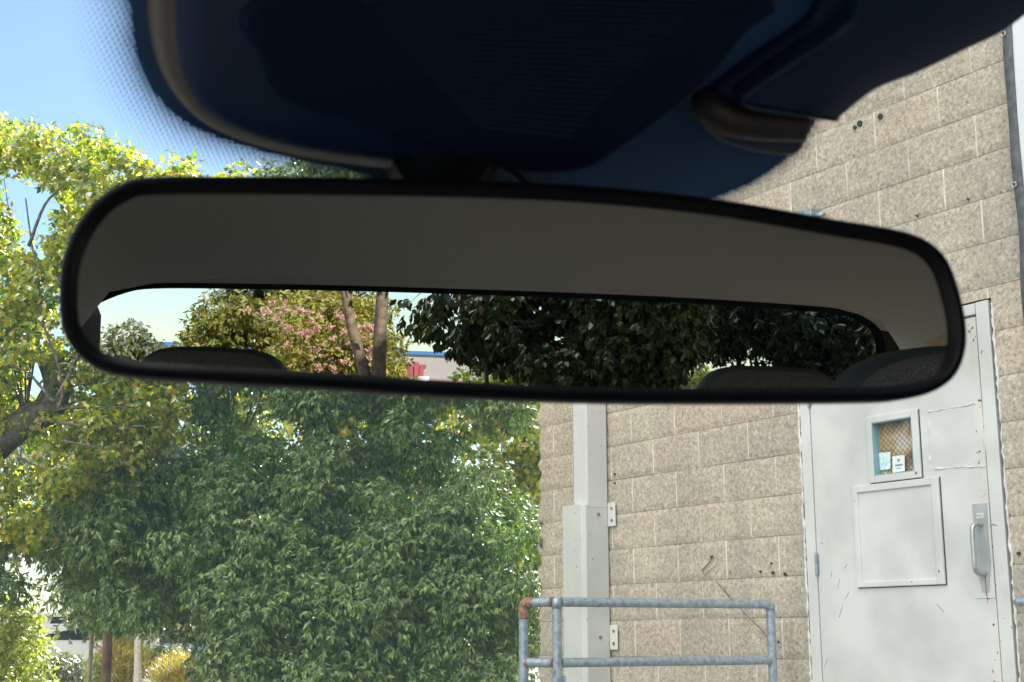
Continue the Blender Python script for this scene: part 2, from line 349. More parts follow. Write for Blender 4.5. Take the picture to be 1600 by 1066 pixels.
# ------------------------------------------------------------------ foliage
def inpoly(x, y, poly):
    c = False; n = len(poly); j = n-1
    for i in range(n):
        if (poly[i][1] > y) != (poly[j][1] > y) and x < (poly[j][0]-poly[i][0])*(y-poly[i][1])/(poly[j][1]-poly[i][1])+poly[i][0]: c = not c
        j = i
    return c
def clumps(mapf, poly, d0, d1, n, r0, r1, bias=1.0):
    xs = [p[0] for p in poly]; ys = [p[1] for p in poly]; out = []
    while len(out) < n:
        x, y = rng.uniform(min(xs), max(xs)), rng.uniform(min(ys), max(ys))
        if not inpoly(x, y, poly): continue
        d = d0+(d1-d0)*rng.random()**bias
        out.append((mapf(x, y, d), rng.uniform(r0, r1)))
    return out
def leaves(cl, sprigs, per, L, Wd, droop=0.5, fold=0.25, spread=0.9, shellp=0.45, squash=0.75, curl=0.0):
    """a mesh (verts, faces) of folded leaves in whorls over the shells of clumps"""
    C = np.array([c for c, r in cl]); RR = np.array([r for c, r in cl]); nC = len(C)
    ns = (RR/RR.mean())**2*sprigs; ns = np.maximum(3, ns).astype(int)
    ci = np.repeat(np.arange(nC), ns); n = len(ci)
    u = rng.normal(size=(n, 3)); u /= np.linalg.norm(u, axis=1)[:, None]
    rad = RR[ci]*(rng.random(n)**shellp)
    P = C[ci]+u*rad[:, None]*np.array([1, 1, squash])
    S = u+rng.normal(size=(n, 3))*0.45+np.array([0, 0, -droop*0.6]); S /= np.linalg.norm(S, axis=1)[:, None]
    P = np.repeat(P, per, 0); S = np.repeat(S, per, 0); m = len(P)
    k = np.tile(np.arange(per), n); ph = 2*np.pi*(k/per)+np.repeat(rng.random(n)*6.28, per)+rng.normal(size=m)*0.3
    a = np.cross(S, [0.13, 0.21, 1.0]); a /= np.linalg.norm(a, axis=1)[:, None]+1e-9; b = np.cross(S, a)
    rd = a*np.cos(ph)[:, None]+b*np.sin(ph)[:, None]
    D = S*0.6+rd*spread+np.array([0, 0, -droop])+rng.normal(size=(m, 3))*0.15; D /= np.linalg.norm(D, axis=1)[:, None]
    sc = rng.uniform(0.65, 1.2, m); P = P+S*(k/per*L*0.9)[:, None]
    up = S*0.7+np.array([0, 0, 0.6])+rng.normal(size=(m, 3))*0.35
    Nn = up-D*(up*D).sum(1)[:, None]; Nn /= np.linalg.norm(Nn, axis=1)[:, None]+1e-9
    Sd = np.cross(D, Nn); ll = (L*sc)[:, None]; ww = (Wd*sc*rng.uniform(0.8, 1.2, m))[:, None]
    V = np.empty((m, 5, 3)); V[:, 0] = P; V[:, 1] = P+D*ll*.42+Sd*ww*.5; V[:, 2] = P+D*ll-Nn*ll*(0.12+curl)
    V[:, 3] = P+D*ll*.42-Sd*ww*.5; V[:, 4] = P+D*ll*.48-Nn*ww*fold
    base = (np.arange(m)*5)[:, None]
    F = np.concatenate([base+np.array([[0, 4, 2, 1]]), base+np.array([[0, 3, 2, 4]])], 0)
    return V.reshape(-1, 3), F
def fastmesh(name, V, F, mat, parent=None):
    me = bpy.data.meshes.new(name); org = rootloc(parent) if parent else np.array([V[:, 0].mean(), V[:, 1].mean(), V[:, 2].min()])
    me.vertices.add(len(V)); me.vertices.foreach_set('co', (V-org).ravel())
    k = F.shape[1]; me.loops.add(F.size); me.loops.foreach_set('vertex_index', F.ravel().astype(np.int32))
    me.polygons.add(len(F)); me.polygons.foreach_set('loop_start', np.arange(0, F.size, k, dtype=np.int32))
    try: me.polygons.foreach_set('loop_total', np.full(len(F), k, dtype=np.int32))
    except Exception: pass
    me.update(calc_edges=True); me.materials.append(mat)
    o = bpy.data.objects.new(name, me); COL.objects.link(o)
    if parent: o.parent = parent
    else: o.location = Vector(org)
    return o
def wob(a, b, n=6, amt=0.05):
    a, b = np.asarray(a, float), np.asarray(b, float); L = np.linalg.norm(b-a)
    return [a+(b-a)*t+(rng.normal(size=3)*amt*L*math.sin(math.pi*t)) for t in np.linspace(0, 1, n)]
def limbs(mb, root, cl, r0, every=1, sag=0.0):
    """limbs from a fork point to clump centres"""
    for i, (c, r) in enumerate(cl):
        if i % every: continue
        mid = root+(c-root)*rng.uniform(.35, .6)+rng.normal(size=3)*0.06*np.linalg.norm(c-root)
        pts = catmull([root, mid, mid+(c-mid)*.5+rng.normal(size=3)*.03*np.linalg.norm(c-root), c], 4, closed=False)
        mb.tube(pts, list(np.linspace(r0, r0*0.18, len(pts))), 5)

# ================================================================== SETTING
g = MB(); g.add([(-900, -900, 0), (900, -900, 0), (900, 900, 0), (-900, 900, 0)], [(0, 1, 2, 3)])
tag(mk("ground", g, M_far), kind='structure')
g = MB(); q = [CP(-5, 5.5, .004), CP(-5, -40, .004), CP(4.0, -40, .004), CP(4.0, 5.5, .004)]
g.add(q, [(0, 1, 2, 3)]); tag(mk("driveway", g, M_asph), kind='structure')
g = MB(); q = [CP(-14, 5.65, .008), CP(4.5, 5.65, .008), CP(4.5, 30, .008), CP(-14, 30, .008)]
g.add(q, [(0, 1, 2, 3)]); tag(mk("planting_bed", g, M_dirt), kind='structure')
g = MB(); g.box(CP(-4.9, 5.58, .06), RT*9.0, FW*0.07, ZU*0.06); tag(mk("kerb", g, M_conc, bevel=.012), kind='structure')

# ================================================================== BUILDING
avg = lambda *p: sum(p)/len(p)
sFL = avg(wallpx(1250, 648)[0], wallpx(1269, 1066)[0]); sLL = avg(wallpx(1264, 633)[0], wallpx(1286, 1066)[0])
sLR = avg(wallpx(1545, 758)[0], wallpx(1562, 1046)[0]); sFR = avg(wallpx(1545, 470)[0], wallpx(1588, 1066)[0], wallpx(1563, 735)[0])
zFT = wallpx(1545, 468)[1]; zLT = wallpx(1534, 491)[1]; zFL = zLT-2.06
print("door", sFL, sLL, sLR, sFR, zFT, zLT, zFL)
SC, SE, BH = -7.235, 14.0, 9.0               # building corner, far end, height
store = empty("store_building", WP(SC, 0), "tan split-face block building with a white steel door and white downspout", "building")
def axis_lines(lo, hi, dlo, dhi, step, phase, nd, nc, jw, extra):
    k0, k1 = math.floor((lo-phase)/step), math.ceil((hi-phase)/step); L = []
    for k in range(k0, k1+1):
        c = phase+k*step; L += [c-jw, c+jw]
        n = nd if dlo-step < c < dhi else nc
        L += list(c+jw+(step-2*jw)*np.arange(1, n)/n)
    L = [x for x in L if lo < x < hi]+[lo, hi]+extra
    L = np.unique(np.round(L, 5)); return L
so_L, so_R, so_T = sFL-.004, sFR+.016, zFT+.006
HB = BLK/2; PH = -5.528
JS, JZ = .0046, .0032
sl_ = axis_lines(SC, SE, -7.3, -3.2, HB, PH, 12, 2, JS, [so_L, so_R]); zl = axis_lines(0, BH, 0.75, 4.4, CRS, H0, 12, 2, JZ, [so_T, zFL])
S_, Z_ = np.meshgrid(sl_, zl, indexing='ij')
def vnoise(x, y, seed, s):                    # smooth value noise
    r = np.random.default_rng(seed); T = r.random((256, 256)); x = x/s; y = y/s
    xi, yi = np.floor(x).astype(int), np.floor(y).astype(int); fx, fy = x-xi, y-yi; fx = fx*fx*(3-2*fx); fy = fy*fy*(3-2*fy)
    g = lambda a, b: T[a % 256, b % 256]
    return (g(xi, yi)*(1-fx)+g(xi+1, yi)*fx)*(1-fy)+(g(xi, yi+1)*(1-fx)+g(xi+1, yi+1)*fx)*fy
course = np.floor((Z_-H0)/CRS+1e-6).astype(int)
def joint_s(S, course):                       # distance to the nearest upright joint of that course
    ph = PH+(course % 2)*HB; d = (S-ph)/BLK; return np.abs(d-np.round(d))*BLK
dz = np.abs((Z_-H0)/CRS-np.round((Z_-H0)/CRS))*CRS; ds = joint_s(S_, course)
rel = .5*vnoise(S_, Z_, 1, .06)+.33*vnoise(S_, Z_, 2, .03)+.25*vnoise(S_, Z_, 3, .017)
rel = (rel-.54)*0.015
edge = np.clip(np.minimum(dz-JZ, ds-JS)/.014, 0, 1)
O_ = rel*edge
O_ = np.where(dz < JZ+1e-4, -.0065, O_); O_ = np.where((ds < JS+1e-4) & (dz > JZ+1e-4), -.0015, O_)
corner = np.clip(1-(S_-SC)/.03, 0, 1); O_ = O_+corner*(vnoise(S_*0, Z_, 5, .07)*.02-.01)
S2 = S_+corner*(vnoise(S_*0, Z_, 6, .06)-.5)*.035
V = (WD-O_)[..., None]*WN-S2[..., None]*WU+Z_[..., None]*ZU
ni, nj = S_.shape; I, J = np.meshgrid(np.arange(ni-1), np.arange(nj-1), indexing='ij')
F = np.stack([I*nj+J, (I+1)*nj+J, (I+1)*nj+J+1, I*nj+J+1], -1).reshape(-1, 4)
sc_ = ((S_[:-1, :-1]+S_[1:, 1:])/2).ravel(); zc_ = ((Z_[:-1, :-1]+Z_[1:, 1:])/2).ravel()
keep = ~((sc_ > so_L) & (sc_ < so_R) & (zc_ < so_T) & (zc_ > zFL)); F = F[keep]; sc_ = sc_[keep]; zc_ = zc_[keep]
wall = fastmesh("block_wall", V.reshape(-1, 3), F, M_block, store)
cc = np.floor((zc_-H0)/CRS).astype(int); dzc = np.abs((zc_-H0)/CRS-np.round((zc_-H0)/CRS))*CRS
dsc = joint_s(sc_, cc); mort = ((dzc < JZ) | (dsc < JS)).astype(np.float32)
bed = ((dzc < JZ)*(.55+.45*vnoise(sc_, zc_, 11, .3))).astype(np.float32); mort = np.where(dzc < JZ, .5*(vnoise(sc_, zc_, 9, .35) > .62), mort)
bi = np.floor((sc_-PH-(cc % 2)*HB)/BLK).astype(int)
tint = ((np.sin(bi*12.9898+cc*78.233)*43758.5453) % 1.0).astype(np.float32)
for nm, arr in (("mortar", mort), ("tint", tint), ("bed", bed)):
    a = wall.data.attributes.new(nm, 'FLOAT', 'FACE'); a.data.foreach_set('value', arr.astype(np.float32))
wall.data.polygons.foreach_set('use_smooth', [True]*len(wall.data.polygons))
# the rest of the shell
mb = MB(); DP = 16.0
A0, A1, A2, A3 = WP(SC+.01, 0, -.02), WP(SE, 0, -.02), WP(SE, 0, -DP), WP(SC+.01, 0, -DP)
up = ZU*BH
mb.add([A0, A3, A3+up, A0+up], [(0, 1, 2, 3)]); mb.add([A1, A2, A2+up, A1+up], [(0, 3, 2, 1)]); mb.add([A2, A3, A3+up, A2+up], [(0, 3, 2, 1)])
so_ = mk("side_wall", mb, M_block, store)
mb = MB(); mb.box(WP((SC+SE)/2, BH+.06, -DP/2), WU*((SE-SC)/2+.08), WN*(DP/2+.08), ZU*.06); mk("parapet", mb, M_conc, store, bevel=.02)
# near-black backing behind the door, shade of the gap put into its colour
mb = MB(); mb.box(WP((so_L+so_R)/2, (zFL+so_T)/2, -.10), WU*((so_R-so_L)/2+.02), WN*.02, ZU*((so_T-zFL)/2+.02)); mk("recess_shade_backing", mb, M_dark, store)
# frame
mb = MB()
mb.box(WP((sFL+sLL)/2-.001, (zFL+zFT)/2, -.033), WU*((sLL-sFL)/2-.003), WN*.035, ZU*((zFT-zFL)/2))
mb.box(WP((sLR+sFR)/2+.002, (zFL+zFT)/2, -.033), WU*((sFR-sLR)/2-.003), WN*.035, ZU*((zFT-zFL)/2))
mb.box(WP((sLL+sLR)/2, (zLT+zFT)/2+.003, -.035), WU*((sLR-sLL)/2), WN*.035, ZU*((zFT-zLT)/2-.004))
mk("door_frame", mb, M_frame, store, bevel=.003)
# ragged caulk beads beside the frame
for s0, wd in ((so_L-.002, .006), (so_R+.003, .005)):
    pts = [WP(s0+rng.normal()*.0022, z, .001+rng.normal()*.001) for z in np.arange(zFL, zFT, .02)]
    mb = MB(); mb.tube(pts, [abs(wd+rng.normal()*.0022) for _ in pts], 6)
    mk("caulk_bead", mb, M_caulk, store, smooth=True)
# door leaf, with a window opening
wi = [wallpx(1363, 661), wallpx(1425, 652), wallpx(1430, 737), wallpx(1368, 743)]
ws0, ws1 = avg(wi[0][0], wi[3][0]), avg(wi[1][0], wi[2][0]); wz0, wz1 = avg(wi[2][1], wi[3][1]), avg(wi[0][1], wi[1][1])
mb = MB()
def slabW(mb, s0, s1, z0, z1, o0, o1): mb.box(WP((s0+s1)/2, (z0+z1)/2, (o0+o1)/2), WU*(abs(s1-s0)/2), WN*(abs(o1-o0)/2), ZU*(abs(z1-z0)/2))
gL, gR, gT, gB = sLL+.002, sLR-.002, zLT-.004, zFL+.01
for a in ((gL, ws0, gB, gT), (ws1, gR-.045, gB, gT), (ws0, ws1, gB, wz0), (ws0, ws1, wz1, gT)): slabW(mb, *a, -.048, -.004)
door = mk("door", mb, M_door, store)
tag(door, "white painted steel door with small wired window and framed blank panel")
mb = MB(); slabW(mb, gR-.045, gR, gB, gT, -.048, -.0035); mk("door_edge", mb, M_edge, door)
def framering(mb, o_, i_, oA, oB):            # outer and inner rectangles (s0, s1, z0, z1), proud from oA to oB
    s0, s1, z0, z1 = o_; a0, a1, b0, b1 = i_
    slabW(mb, s0, a0, z0, z1, oA, oB); slabW(mb, a1, s1, z0, z1, oA, oB)
    slabW(mb, a0, a1, z0, b0, oA, oB); slabW(mb, a0, a1, b1, z1, oA, oB)
mb = MB(); fo = (wallpx(1357, 700)[0], wallpx(1438, 700)[0], wallpx(1400, 751)[1], wallpx(1400, 645)[1])
framering(mb, fo, (ws0, ws1, wz0, wz1), -.004, .009); mk("window_frame", mb, M_frame, door, bevel=.003)
mb = MB(); t_ = .003
slabW(mb, ws0, ws0+t_, wz0, wz1, -.05, .0085); slabW(mb, ws1-t_, ws1, wz0, wz1, -.05, .0085); slabW(mb, ws0+t_, ws1-t_, wz0, wz0+t_, -.05, .0085); slabW(mb, ws0+t_, ws1-t_, wz1-t_, wz1, -.05, .0085)
mk("window_reveal", mb, M_blue, door)
# wired glass: blurred amber room behind
m, nt_, b_, out_ = nodes("wired_glass"); tc = N(nt_, "ShaderNodeTexCoord")
n = N(nt_, "ShaderNodeTexNoise"); n.inputs["Scale"].default_value = 9; n.inputs["Detail"].default_value = 4; n.inputs["Distortion"].default_value = .6
nt_.links.new(tc.outputs["Object"], n.inputs["Vector"])
c = ramp(nt_, n.outputs[0], [(.33, (.10, .055, .025)), (.45, (.30, .17, .06)), (.58, (.50, .34, .16)), (.70, (.58, .52, .44))])
nt_.links.new(c, b_.inputs["Base Color"]); b_.inputs["Roughness"].default_value = .25; b_.inputs["Coat Weight"].default_value = .4; M_wired = m
mb = MB(); slabW(mb, ws0+t_, ws1-t_, wz0+t_, wz1-t_, -.044, -.038); mk("window_pane", mb, M_wired, door)
mb = MB(); st = .028
for k in range(-20, 30):                      # diamond wires inside the pane
    for sg in (1, -1):
        pts = []
        for z in np.linspace(wz0+.004, wz1-.004, 24):
            s = ws0+k*st+sg*(z-wz0)
            if ws0+.004 < s < ws1-.004: pts.append(WP(s, z, -.0375))
        if len(pts) > 1: mb.tube([pts[0], pts[-1]], .0009, 4)
mk("window_wire", mb, M_dark, door)
def quad_on(name, px, mat, o, th=.001, parent=None):
    P = [WP(*wallpx(x, y, o), o) for x, y in px]; nn = -WN*th
    return mk(name, MB().add(P+[p+nn for p in P], [(0, 1, 2, 3), (7, 6, 5, 4), (0, 4, 5, 1), (1, 5, 6, 2), (2, 6, 7, 3), (3, 7, 4, 0)]), mat, parent)
# notices on the window glass
p1 = empty("window_notice", WP(*wallpx(1404, 739, -.03), -.03), "small white printed paper notice stuck in the bottom of the door window", "notice")
pp = [(1394.5, 713.5), (1413.5, 711), (1414, 736), (1395, 739)]
quad_on("paper", pp, M_whitepaper, -.030, .001, p1)
quad_on("printed_mark", [(1401, 718), (1407, 717), (1404.5, 722), (1403.5, 722)], M_ink, -.0285, .0006, p1)
quad_on("printed_line", [(1398.5, 726), (1410.5, 724.8), (1410.5, 727.4), (1398.5, 728.6)], M_ink, -.0285, .0006, p1)
quad_on("printed_line", [(1400, 731.5), (1408.5, 730.8), (1408.5, 731.8), (1400, 732.5)], M_ink, -.0285, .0006, p1)
p2 = empty("window_decal", WP(*wallpx(1383, 733, -.03), -.03), "pale blue patterned decal beside the white notice in the door window", "decal")
quad_on("decal_sheet", [(1373.5, 708), (1391.5, 706), (1391.5, 733), (1375.5, 735)], M_tealpaper, -.030, .001, p2)
# framed blank panel
mb = MB(); po = (wallpx(1337, 840)[0], wallpx(1473, 835)[0], wallpx(1405, 916)[1], wallpx(1400, 753)[1])
pi = (wallpx(1345, 840)[0], wallpx(1461.5, 835)[0], wallpx(1405, 907)[1], wallpx(1400, 764)[1])
framering(mb, po, pi, -.004, .011); mk("panel_frame", mb, M_frame, door, bevel=.004)
mb = MB(); slabW(mb, pi[0], pi[1], pi[2], pi[3], -.004, .0005); mk("frame_shade_line", (lambda b: (slabW(b, po[1], po[1]+.005, po[2]-.004, po[3], -.004, -.002), slabW(b, po[0], po[1], po[2]-.004, po[2], -.004, -.002), slabW(b, fo[1], fo[1]+.005, fo[2]-.003, fo[3], -.004, -.002), slabW(b, fo[0], fo[1], fo[2]-.003, fo[2], -.004, -.002), b)[-1])(MB()), M_dark, door)  # dark strips paint the shade beside the panel and window frames
mk("blank_panel", mb, M_door, door)
# outline left by a removed sign
mb = MB(); gh = [(1450, 643), (1535, 629), (1539, 728), (1453, 733)]; G = [wallpx(*p) for p in gh]
for a, b, l in ((0, 1, .9), (1, 2, 1), (2, 3, .95), (3, 0, .85)):
    A, B = np.array(G[a]), np.array(G[b]); pts = [WP(*(A+(B-A)*t*l+rng.normal(size=2)*.0016), -.0035) for t in np.linspace(0, 1, 16)]
    mb.tube(pts, [abs(.0034+rng.normal()*.002) for _ in pts], 5)
mk("glue_residue", mb, M_caulk, door)
# handle: backplate, grip, label
pl = [wallpx(1518, 788), wallpx(1543, 786), wallpx(1553, 932), wallpx(1527, 933)]
hs0 = avg(pl[0][0], pl[3][0]); hs1 = avg(pl[1][0], pl[2][0]); hz0 = avg(pl[2][1], pl[3][1]); hz1 = avg(pl[0][1], pl[1][1])
hs0 += .006; hs1 -= .002
mb = MB(); slabW(mb, hs0-.016, hs1+.008, hz0-.006, hz1+.006, -.004, -.0005); mk("plate_backing", mb, M_frame, door)
mb = MB(); sm = (hs0+hs1)/2; hw = (hs1-hs0)/2
prof = [(-hw, hz1), (hw, hz1), (hw*.9, hz0+.20*0+.62*(hz1-hz0)), (hw, hz0+.38*(hz1-hz0)), (hw*.45, hz0+.02), (-hw*.45, hz0+.02), (-hw, hz0+.34*(hz1-hz0)), (-hw*.85, hz0+.6*(hz1-hz0))]
f = [WP(sm+a, z, .0025) for a, z in prof]; bk_ = [WP(sm+a, z, -.0005) for a, z in prof]; n_ = len(f)
mb.add(f+bk_, [tuple(range(n_))]+[(i, i+n_, (i+1) % n_+n_, (i+1) % n_) for i in range(n_)]); mk("handle_plate", mb, M_plate, door)
ztop = hz0+.77*(hz1-hz0); zbot = hz0+.245*(hz1-hz0)
pts = catmull([WP(sm+.004, ztop, .002), WP(sm+.002, ztop+.002, .035), WP(sm-.001, ztop-.012, .056), WP(sm-.002, ztop-.045, .060), WP(sm-.002, (ztop+zbot)/2, .060), WP(sm-.002, zbot+.045, .060), WP(sm-.001, zbot+.012, .056), WP(sm+.002, zbot-.002, .035), WP(sm+.004, zbot, .002)], 5, closed=False)
mk("pull_handle", MB().tube(pts, .0105, 12), M_steel, door, smooth=True)
lb = [wallpx(1525.5, 803), wallpx(1538, 801.5), wallpx(1538.5, 808), wallpx(1526, 809.5)]
mb = MB(); slabW(mb, sm-.019, sm+.019, lb[3][1]-.002, lb[0][1]+.002, .0025, .004); mk("handle_label", mb, M_cream, door)
fc = bpy.data.curves.new("t", 'FONT'); fc.body = "PULL"; fc.size = .016; fc.extrude = .0003; fc.align_x = 'CENTER'; fc.align_y = 'CENTER'
fo_ = bpy.data.objects.new("t", fc); COL.objects.link(fo_)
dg = bpy.context.evaluated_depsgraph_get(); me = bpy.data.meshes.new_from_object(fo_.evaluated_get(dg)); bpy.data.objects.remove(fo_)
zc = avg(lb[3][1], lb[0][1]); tv = [WP(sm+v.co.x, zc+v.co.y, .0045+v.co.z) for v in me.vertices]
mk("label_lettering", MB().add(tv, [tuple(p.vertices) for p in me.polygons]), M_ink, door)
mb = MB(); mb.tube([WP(sm+.004, zbot-.012, .0028), WP(sm+.004, hz0+.01, .0028), WP(sm+.005, hz0-.03, -.003)], [.003, .0022, .001], 4); mk("rust_streak", mb, M_rust, door)
for z in (wallpx(1272, 882)[1], zLT-.22, zFL+.25):
    mb = MB(); mb.tube([WP(sLL, z-.055, .004), WP(sLL, z+.055, .004)], .0075, 8); slabW(mb, sLL-.012, sLL+.012, z-.05, z+.05, -.003, -.001)
    mk("hinge", mb, M_galv, door)
# scuffs
mb = MB()
for (x0, y0, x1, y1) in ((1322, 882, 1317, 893), (1311, 905, 1308, 921), (1326, 925, 1319, 938), (1316, 946, 1310, 966), (1299, 893, 1298, 903), (1463, 944, 1475, 958), (1292, 1030, 1287, 1045), (1281, 848, 1286, 850), (1415, 860, 1411, 890)):
    mb = MB(); A, B = wallpx(x0, y0), wallpx(x1, y1); k = int(max(2, abs(y1-y0)/3))
    for i in range(k):
        t = i/k; a = [A[j]+(B[j]-A[j])*t for j in (0, 1)]; b = [A[j]+(B[j]-A[j])*(t+.5/k) for j in (0, 1)]
        mb.tube([WP(*a, -.0037), WP(*b, -.0037)], .0016, 4)
    mk("scuff_mark", mb, M_dark, door)
# downspout and its guard channel
s1 = wallpx(951, 700)[0]; dpt = .165; fwid = .135
mb = MB(); ztp = BH-.2; zj = wallpx(900, 789, .19)[1]
slabW(mb, s1-fwid, s1, zj-.02, ztp, .012, dpt); ds_ = mk("downspout", mb, M_spout, store, bevel=.008)
s2 = wallpx(954, 900)[0]; mb = MB()
ch = [(s2-.222, .01), (s2-.222, .175), (s2-.202, .196), (s2-.022, .196), (s2, .174), (s2, .01)]
zt = zj; f = [WP(a, 0, o) for a, o in ch]; tpp = [WP(a, zt, o) for a, o in ch]
mb.rings([[*f], [*tpp]], False, True); gd = mk("downspout_guard", mb, M_guard, store, bevel=.004)
def bracket(pxy):
    s, z = wallpx(*pxy); mb = MB()
    slabW(mb, s2+.004, s2+.075, z-.07, z+.07, .012, .018); br = mk("bracket", mb, M_frame, gd, bevel=.006)
    return s, z
for pxy in ((959, 804), (961, 996)):
    s, z = bracket(pxy)
    for dz_ in (-.035, .035): mk("bolt", MB().tube([WP(s2+.045, z+dz_, .017), WP(s2+.045, z+dz_, .024)], .009, 6), M_rust, gd)
    mk("bolt", MB().tube([WP(s2-.001, z, .085), WP(s2+.010, z, .085)], .009, 6), M_rust, gd)
# anchor holes and specks in the block
for x, y, r_ in ((1335, 199, .010), (1343, 193, .016), (1375, 182, .015), (1207, 895, .008), (1226, 897, .008), (1188, 893, .007), (1432, 337, .005), (1512, 311, .005), (1216, 1003, .006), (960, 741, .007), (1111, 870, .007), (1591, 865, .008), (960, 755, .006), (1205, 880, .005)):
    s, z = wallpx(x, y, .006); mk("anchor_hole", MB().tube([WP(s, z, -.01), WP(s, z, .008)], r_, 9), M_dark, store)
# dry vine stem clinging to the wall
mb = MB()
for pxs, r_ in (([(1095, 892), (1103, 884), (1108, 878), (1113, 868)], .003), ([(1118, 908), (1135, 928), (1160, 955), (1180, 975), (1196, 992), (1200, 1010)], .0022), ([(1100, 900), (1110, 890), (1118, 885)], .002), ([(1135, 928), (1130, 915)], .002)):
    mb.tube(catmull([WP(*wallpx(x, y, .015), .012) for x, y in pxs], 4, closed=False), r_, 5)
tag(mk("vine_stem", mb, M_bark), "thin dry vine stem trailing across the block wall behind the galvanised railing", "vine")
# conduit fitting just above the mirror's edge
cf = empty("wall_conduit", WP(*wallpx(1262, 345, .05), 0), "grey conduit fitting on the tan block wall just above the mirror's right half", "conduit")
s, z = wallpx(1262, 340, .05)
mk("conduit_box", MB().box(WP(s, z-.01, .035), WU*.04, WN*.033, ZU*.05), M_galv, cf, bevel=.006)
mk("conduit_pipe", MB().tube([WP(s+.04, z+.0, .035), WP(s+.09, z+.0, .03)], .012, 8), M_galv, cf, smooth=True)
# banner
bn = empty("wall_banner", WP(*wallpx(1600, 500, .03), .02), "white vinyl banner with black grommeted hem hanging at the right end of the wall", "banner")
ep = [wallpx(x, y, .04) for x, y in ((1555, -70), (1559, -20), (1563, 25), (1567, 100), (1573, 190), (1579, 262), (1588, 352), (1592, 430), (1597, 505), (1601, 560), (1604, 640))]
hemw = .055; ep2 = catmull([np.array(p) for p in ep], 4, closed=False)
mb = MB(); n_ = len(ep2); vs = []; fs = []
for i, p in enumerate(ep2):
    for k, (a, o) in enumerate(((0, .030), (.012, .045), (hemw-.012, .046), (hemw, .038))): vs.append(WP(p[0]+a, p[1], o+.004*math.sin(i*.7)))
for i in range(n_-1):
    for k in range(3): fs.append((i*4+k, i*4+k+1, i*4+k+5, i*4+k+4))
mb.add(vs, fs); hem = mk("banner_hem", mb, M_hem, bn, smooth=True)
mb = MB(); vs = []; fs = []; K = 30
for i, p in enumerate(ep2):
    for k in range(K): a = hemw-.002+(2.2)*k/(K-1); vs.append(WP(p[0]+a, p[1], .035+.012*math.sin(k*.9+i*.25)*min(1, k/6)+.01*math.sin(i*.5+k*.2)*min(1, k/6)))
for i in range(n_-1):
    for k in range(K-1): fs.append((i*K+k, i*K+k+1, (i+1)*K+k+1, (i+1)*K+k))
mb.add(vs, fs); mk("banner_sheet", mb, M_vinyl, bn, smooth=True)
for x, y in ((1568, 53), (1585, 289)):
    s, z = wallpx(x, y, .05); pts = [WP(s+.011*math.cos(t), z+.011*math.sin(t), .052) for t in np.linspace(0, 6.283, 13)]
    mk("grommet", MB().tube(pts, .0038, 6), M_brass, bn, smooth=True)

# landing and railings
tag(mk("landing", MB().box(WP((sFL+sFR)/2+.35, zFL/2-.01, .78), WU*1.55, WN*.72, ZU*(zFL/2-.01)), M_conc, bevel=.01), kind='structure')
Zr, Zm = .155+CH, -.112+CH
A = W(870.5, 985, 6.40); A[2] = 0; B = W(1205, 985, 6.97); B[2] = 0; C_ = W(818, 985, 6.50); C_[2] = 0
rl = empty("pipe_railing", A, "galvanised two-rail pipe railing with rusty corner in front of the downspout", "railing")
PR = .0215
e = lambda P, z: P+ZU*z
def pipe(name, pts, mat=None, r=PR): return mk(name, MB().tube(pts, r, 14), mat or M_galv, rl, smooth=True, auto=50)
pipe("post", [e(A, 0), e(A, Zr-.004)]); pipe("post", [e(B, zFL-.03), e(B, Zr-.01)]); pipe("post", [e(C_, 0), e(C_, Zr-.01)])
dAB = unit(B-A); dAC = unit(C_-A)
pipe("rail", [e(A+dAB*.02, Zr), e(B-dAB*.01, Zr)]); pipe("rail", [e(A+dAB*.02, Zm), e(B-dAB*.01, Zm)])
pipe("rail", [e(A+dAC*.02, Zr), e(C_-dAC*.01, Zr)]); pipe("rail", [e(A+dAC*.02, Zm), e(C_-dAC*.01, Zm)])
pipe("rail", [e(A+dAB*.02, Zm-.27), e(B-dAB*.01, Zm-.27)]); pipe("rail", [e(A+dAC*.02, Zm-.27), e(C_-dAC*.01, Zm-.27)])
wj = lambda nm, pts, rad, mt: mk(nm, MB().tube(pts, rad, 14), mt, rl, smooth=True)
wj("weld_joint", catmull([e(C_, Zr-.075), e(C_, Zr-.02), e(C_-dAC*.022, Zr+.001), e(C_-dAC*.055, Zr+.001)], 4, closed=False), PR+.0015, M_rust)
wj("weld_joint", [e(A+dAC*.018, Zr+.001), e(A+dAC*.032, Zr+.001)], PR+.002, M_rust)
wj("weld_joint", [e(C_-dAC*.018, Zm), e(C_-dAC*.028, Zm)], PR+.001, M_rust); wj("weld_joint", [e(A+dAC*.02, Zm), e(A+dAC*.027, Zm)], PR+.001, M_rust)
wj("post_cap", [e(B, Zr-.03), e(B, Zr+.004)], [PR+.001, PR-.002], M_galv); wj("post_cap", [e(A, Zr-.03), e(A, Zr+.014), e(A, Zr+.019)], [PR+.001, PR+.001, PR*.6], M_galv)
zk = W(868, 1062, 6.4)[2]
mb = MB(); mb.tube([e(A, zk-.03), e(A, zk+.012)], PR+.007, 14); mb.box(e(A, zk-.01)+RX*.03, RX*.008, _F*.012, ZU*.022)
mb.tube([e(A, zk+.02)-RX*.02+np.array([0, -.03, 0]), e(A, zk+.045)-RX*.028+np.array([0, -.03, 0])], [.006, .010], 8)
mk("pipe_clamp", mb, M_galv, rl, smooth=True, auto=40)
Q = W(1586, 941, 5.62); rz = Q[2]
rr = empty("landing_handrail", [*(Q[:2]), 0], "rounded end of a galvanised handrail right of the white door", "handrail")
qd = unit(-WU*.45+RX*.7); pts = [Q-qd*.004, Q+qd*.008, Q+qd*.3, Q+qd*1.4]
mk("rail", MB().tube(pts, [.008, .0185, .0205, .0205], 14), M_galv, rr, smooth=True)
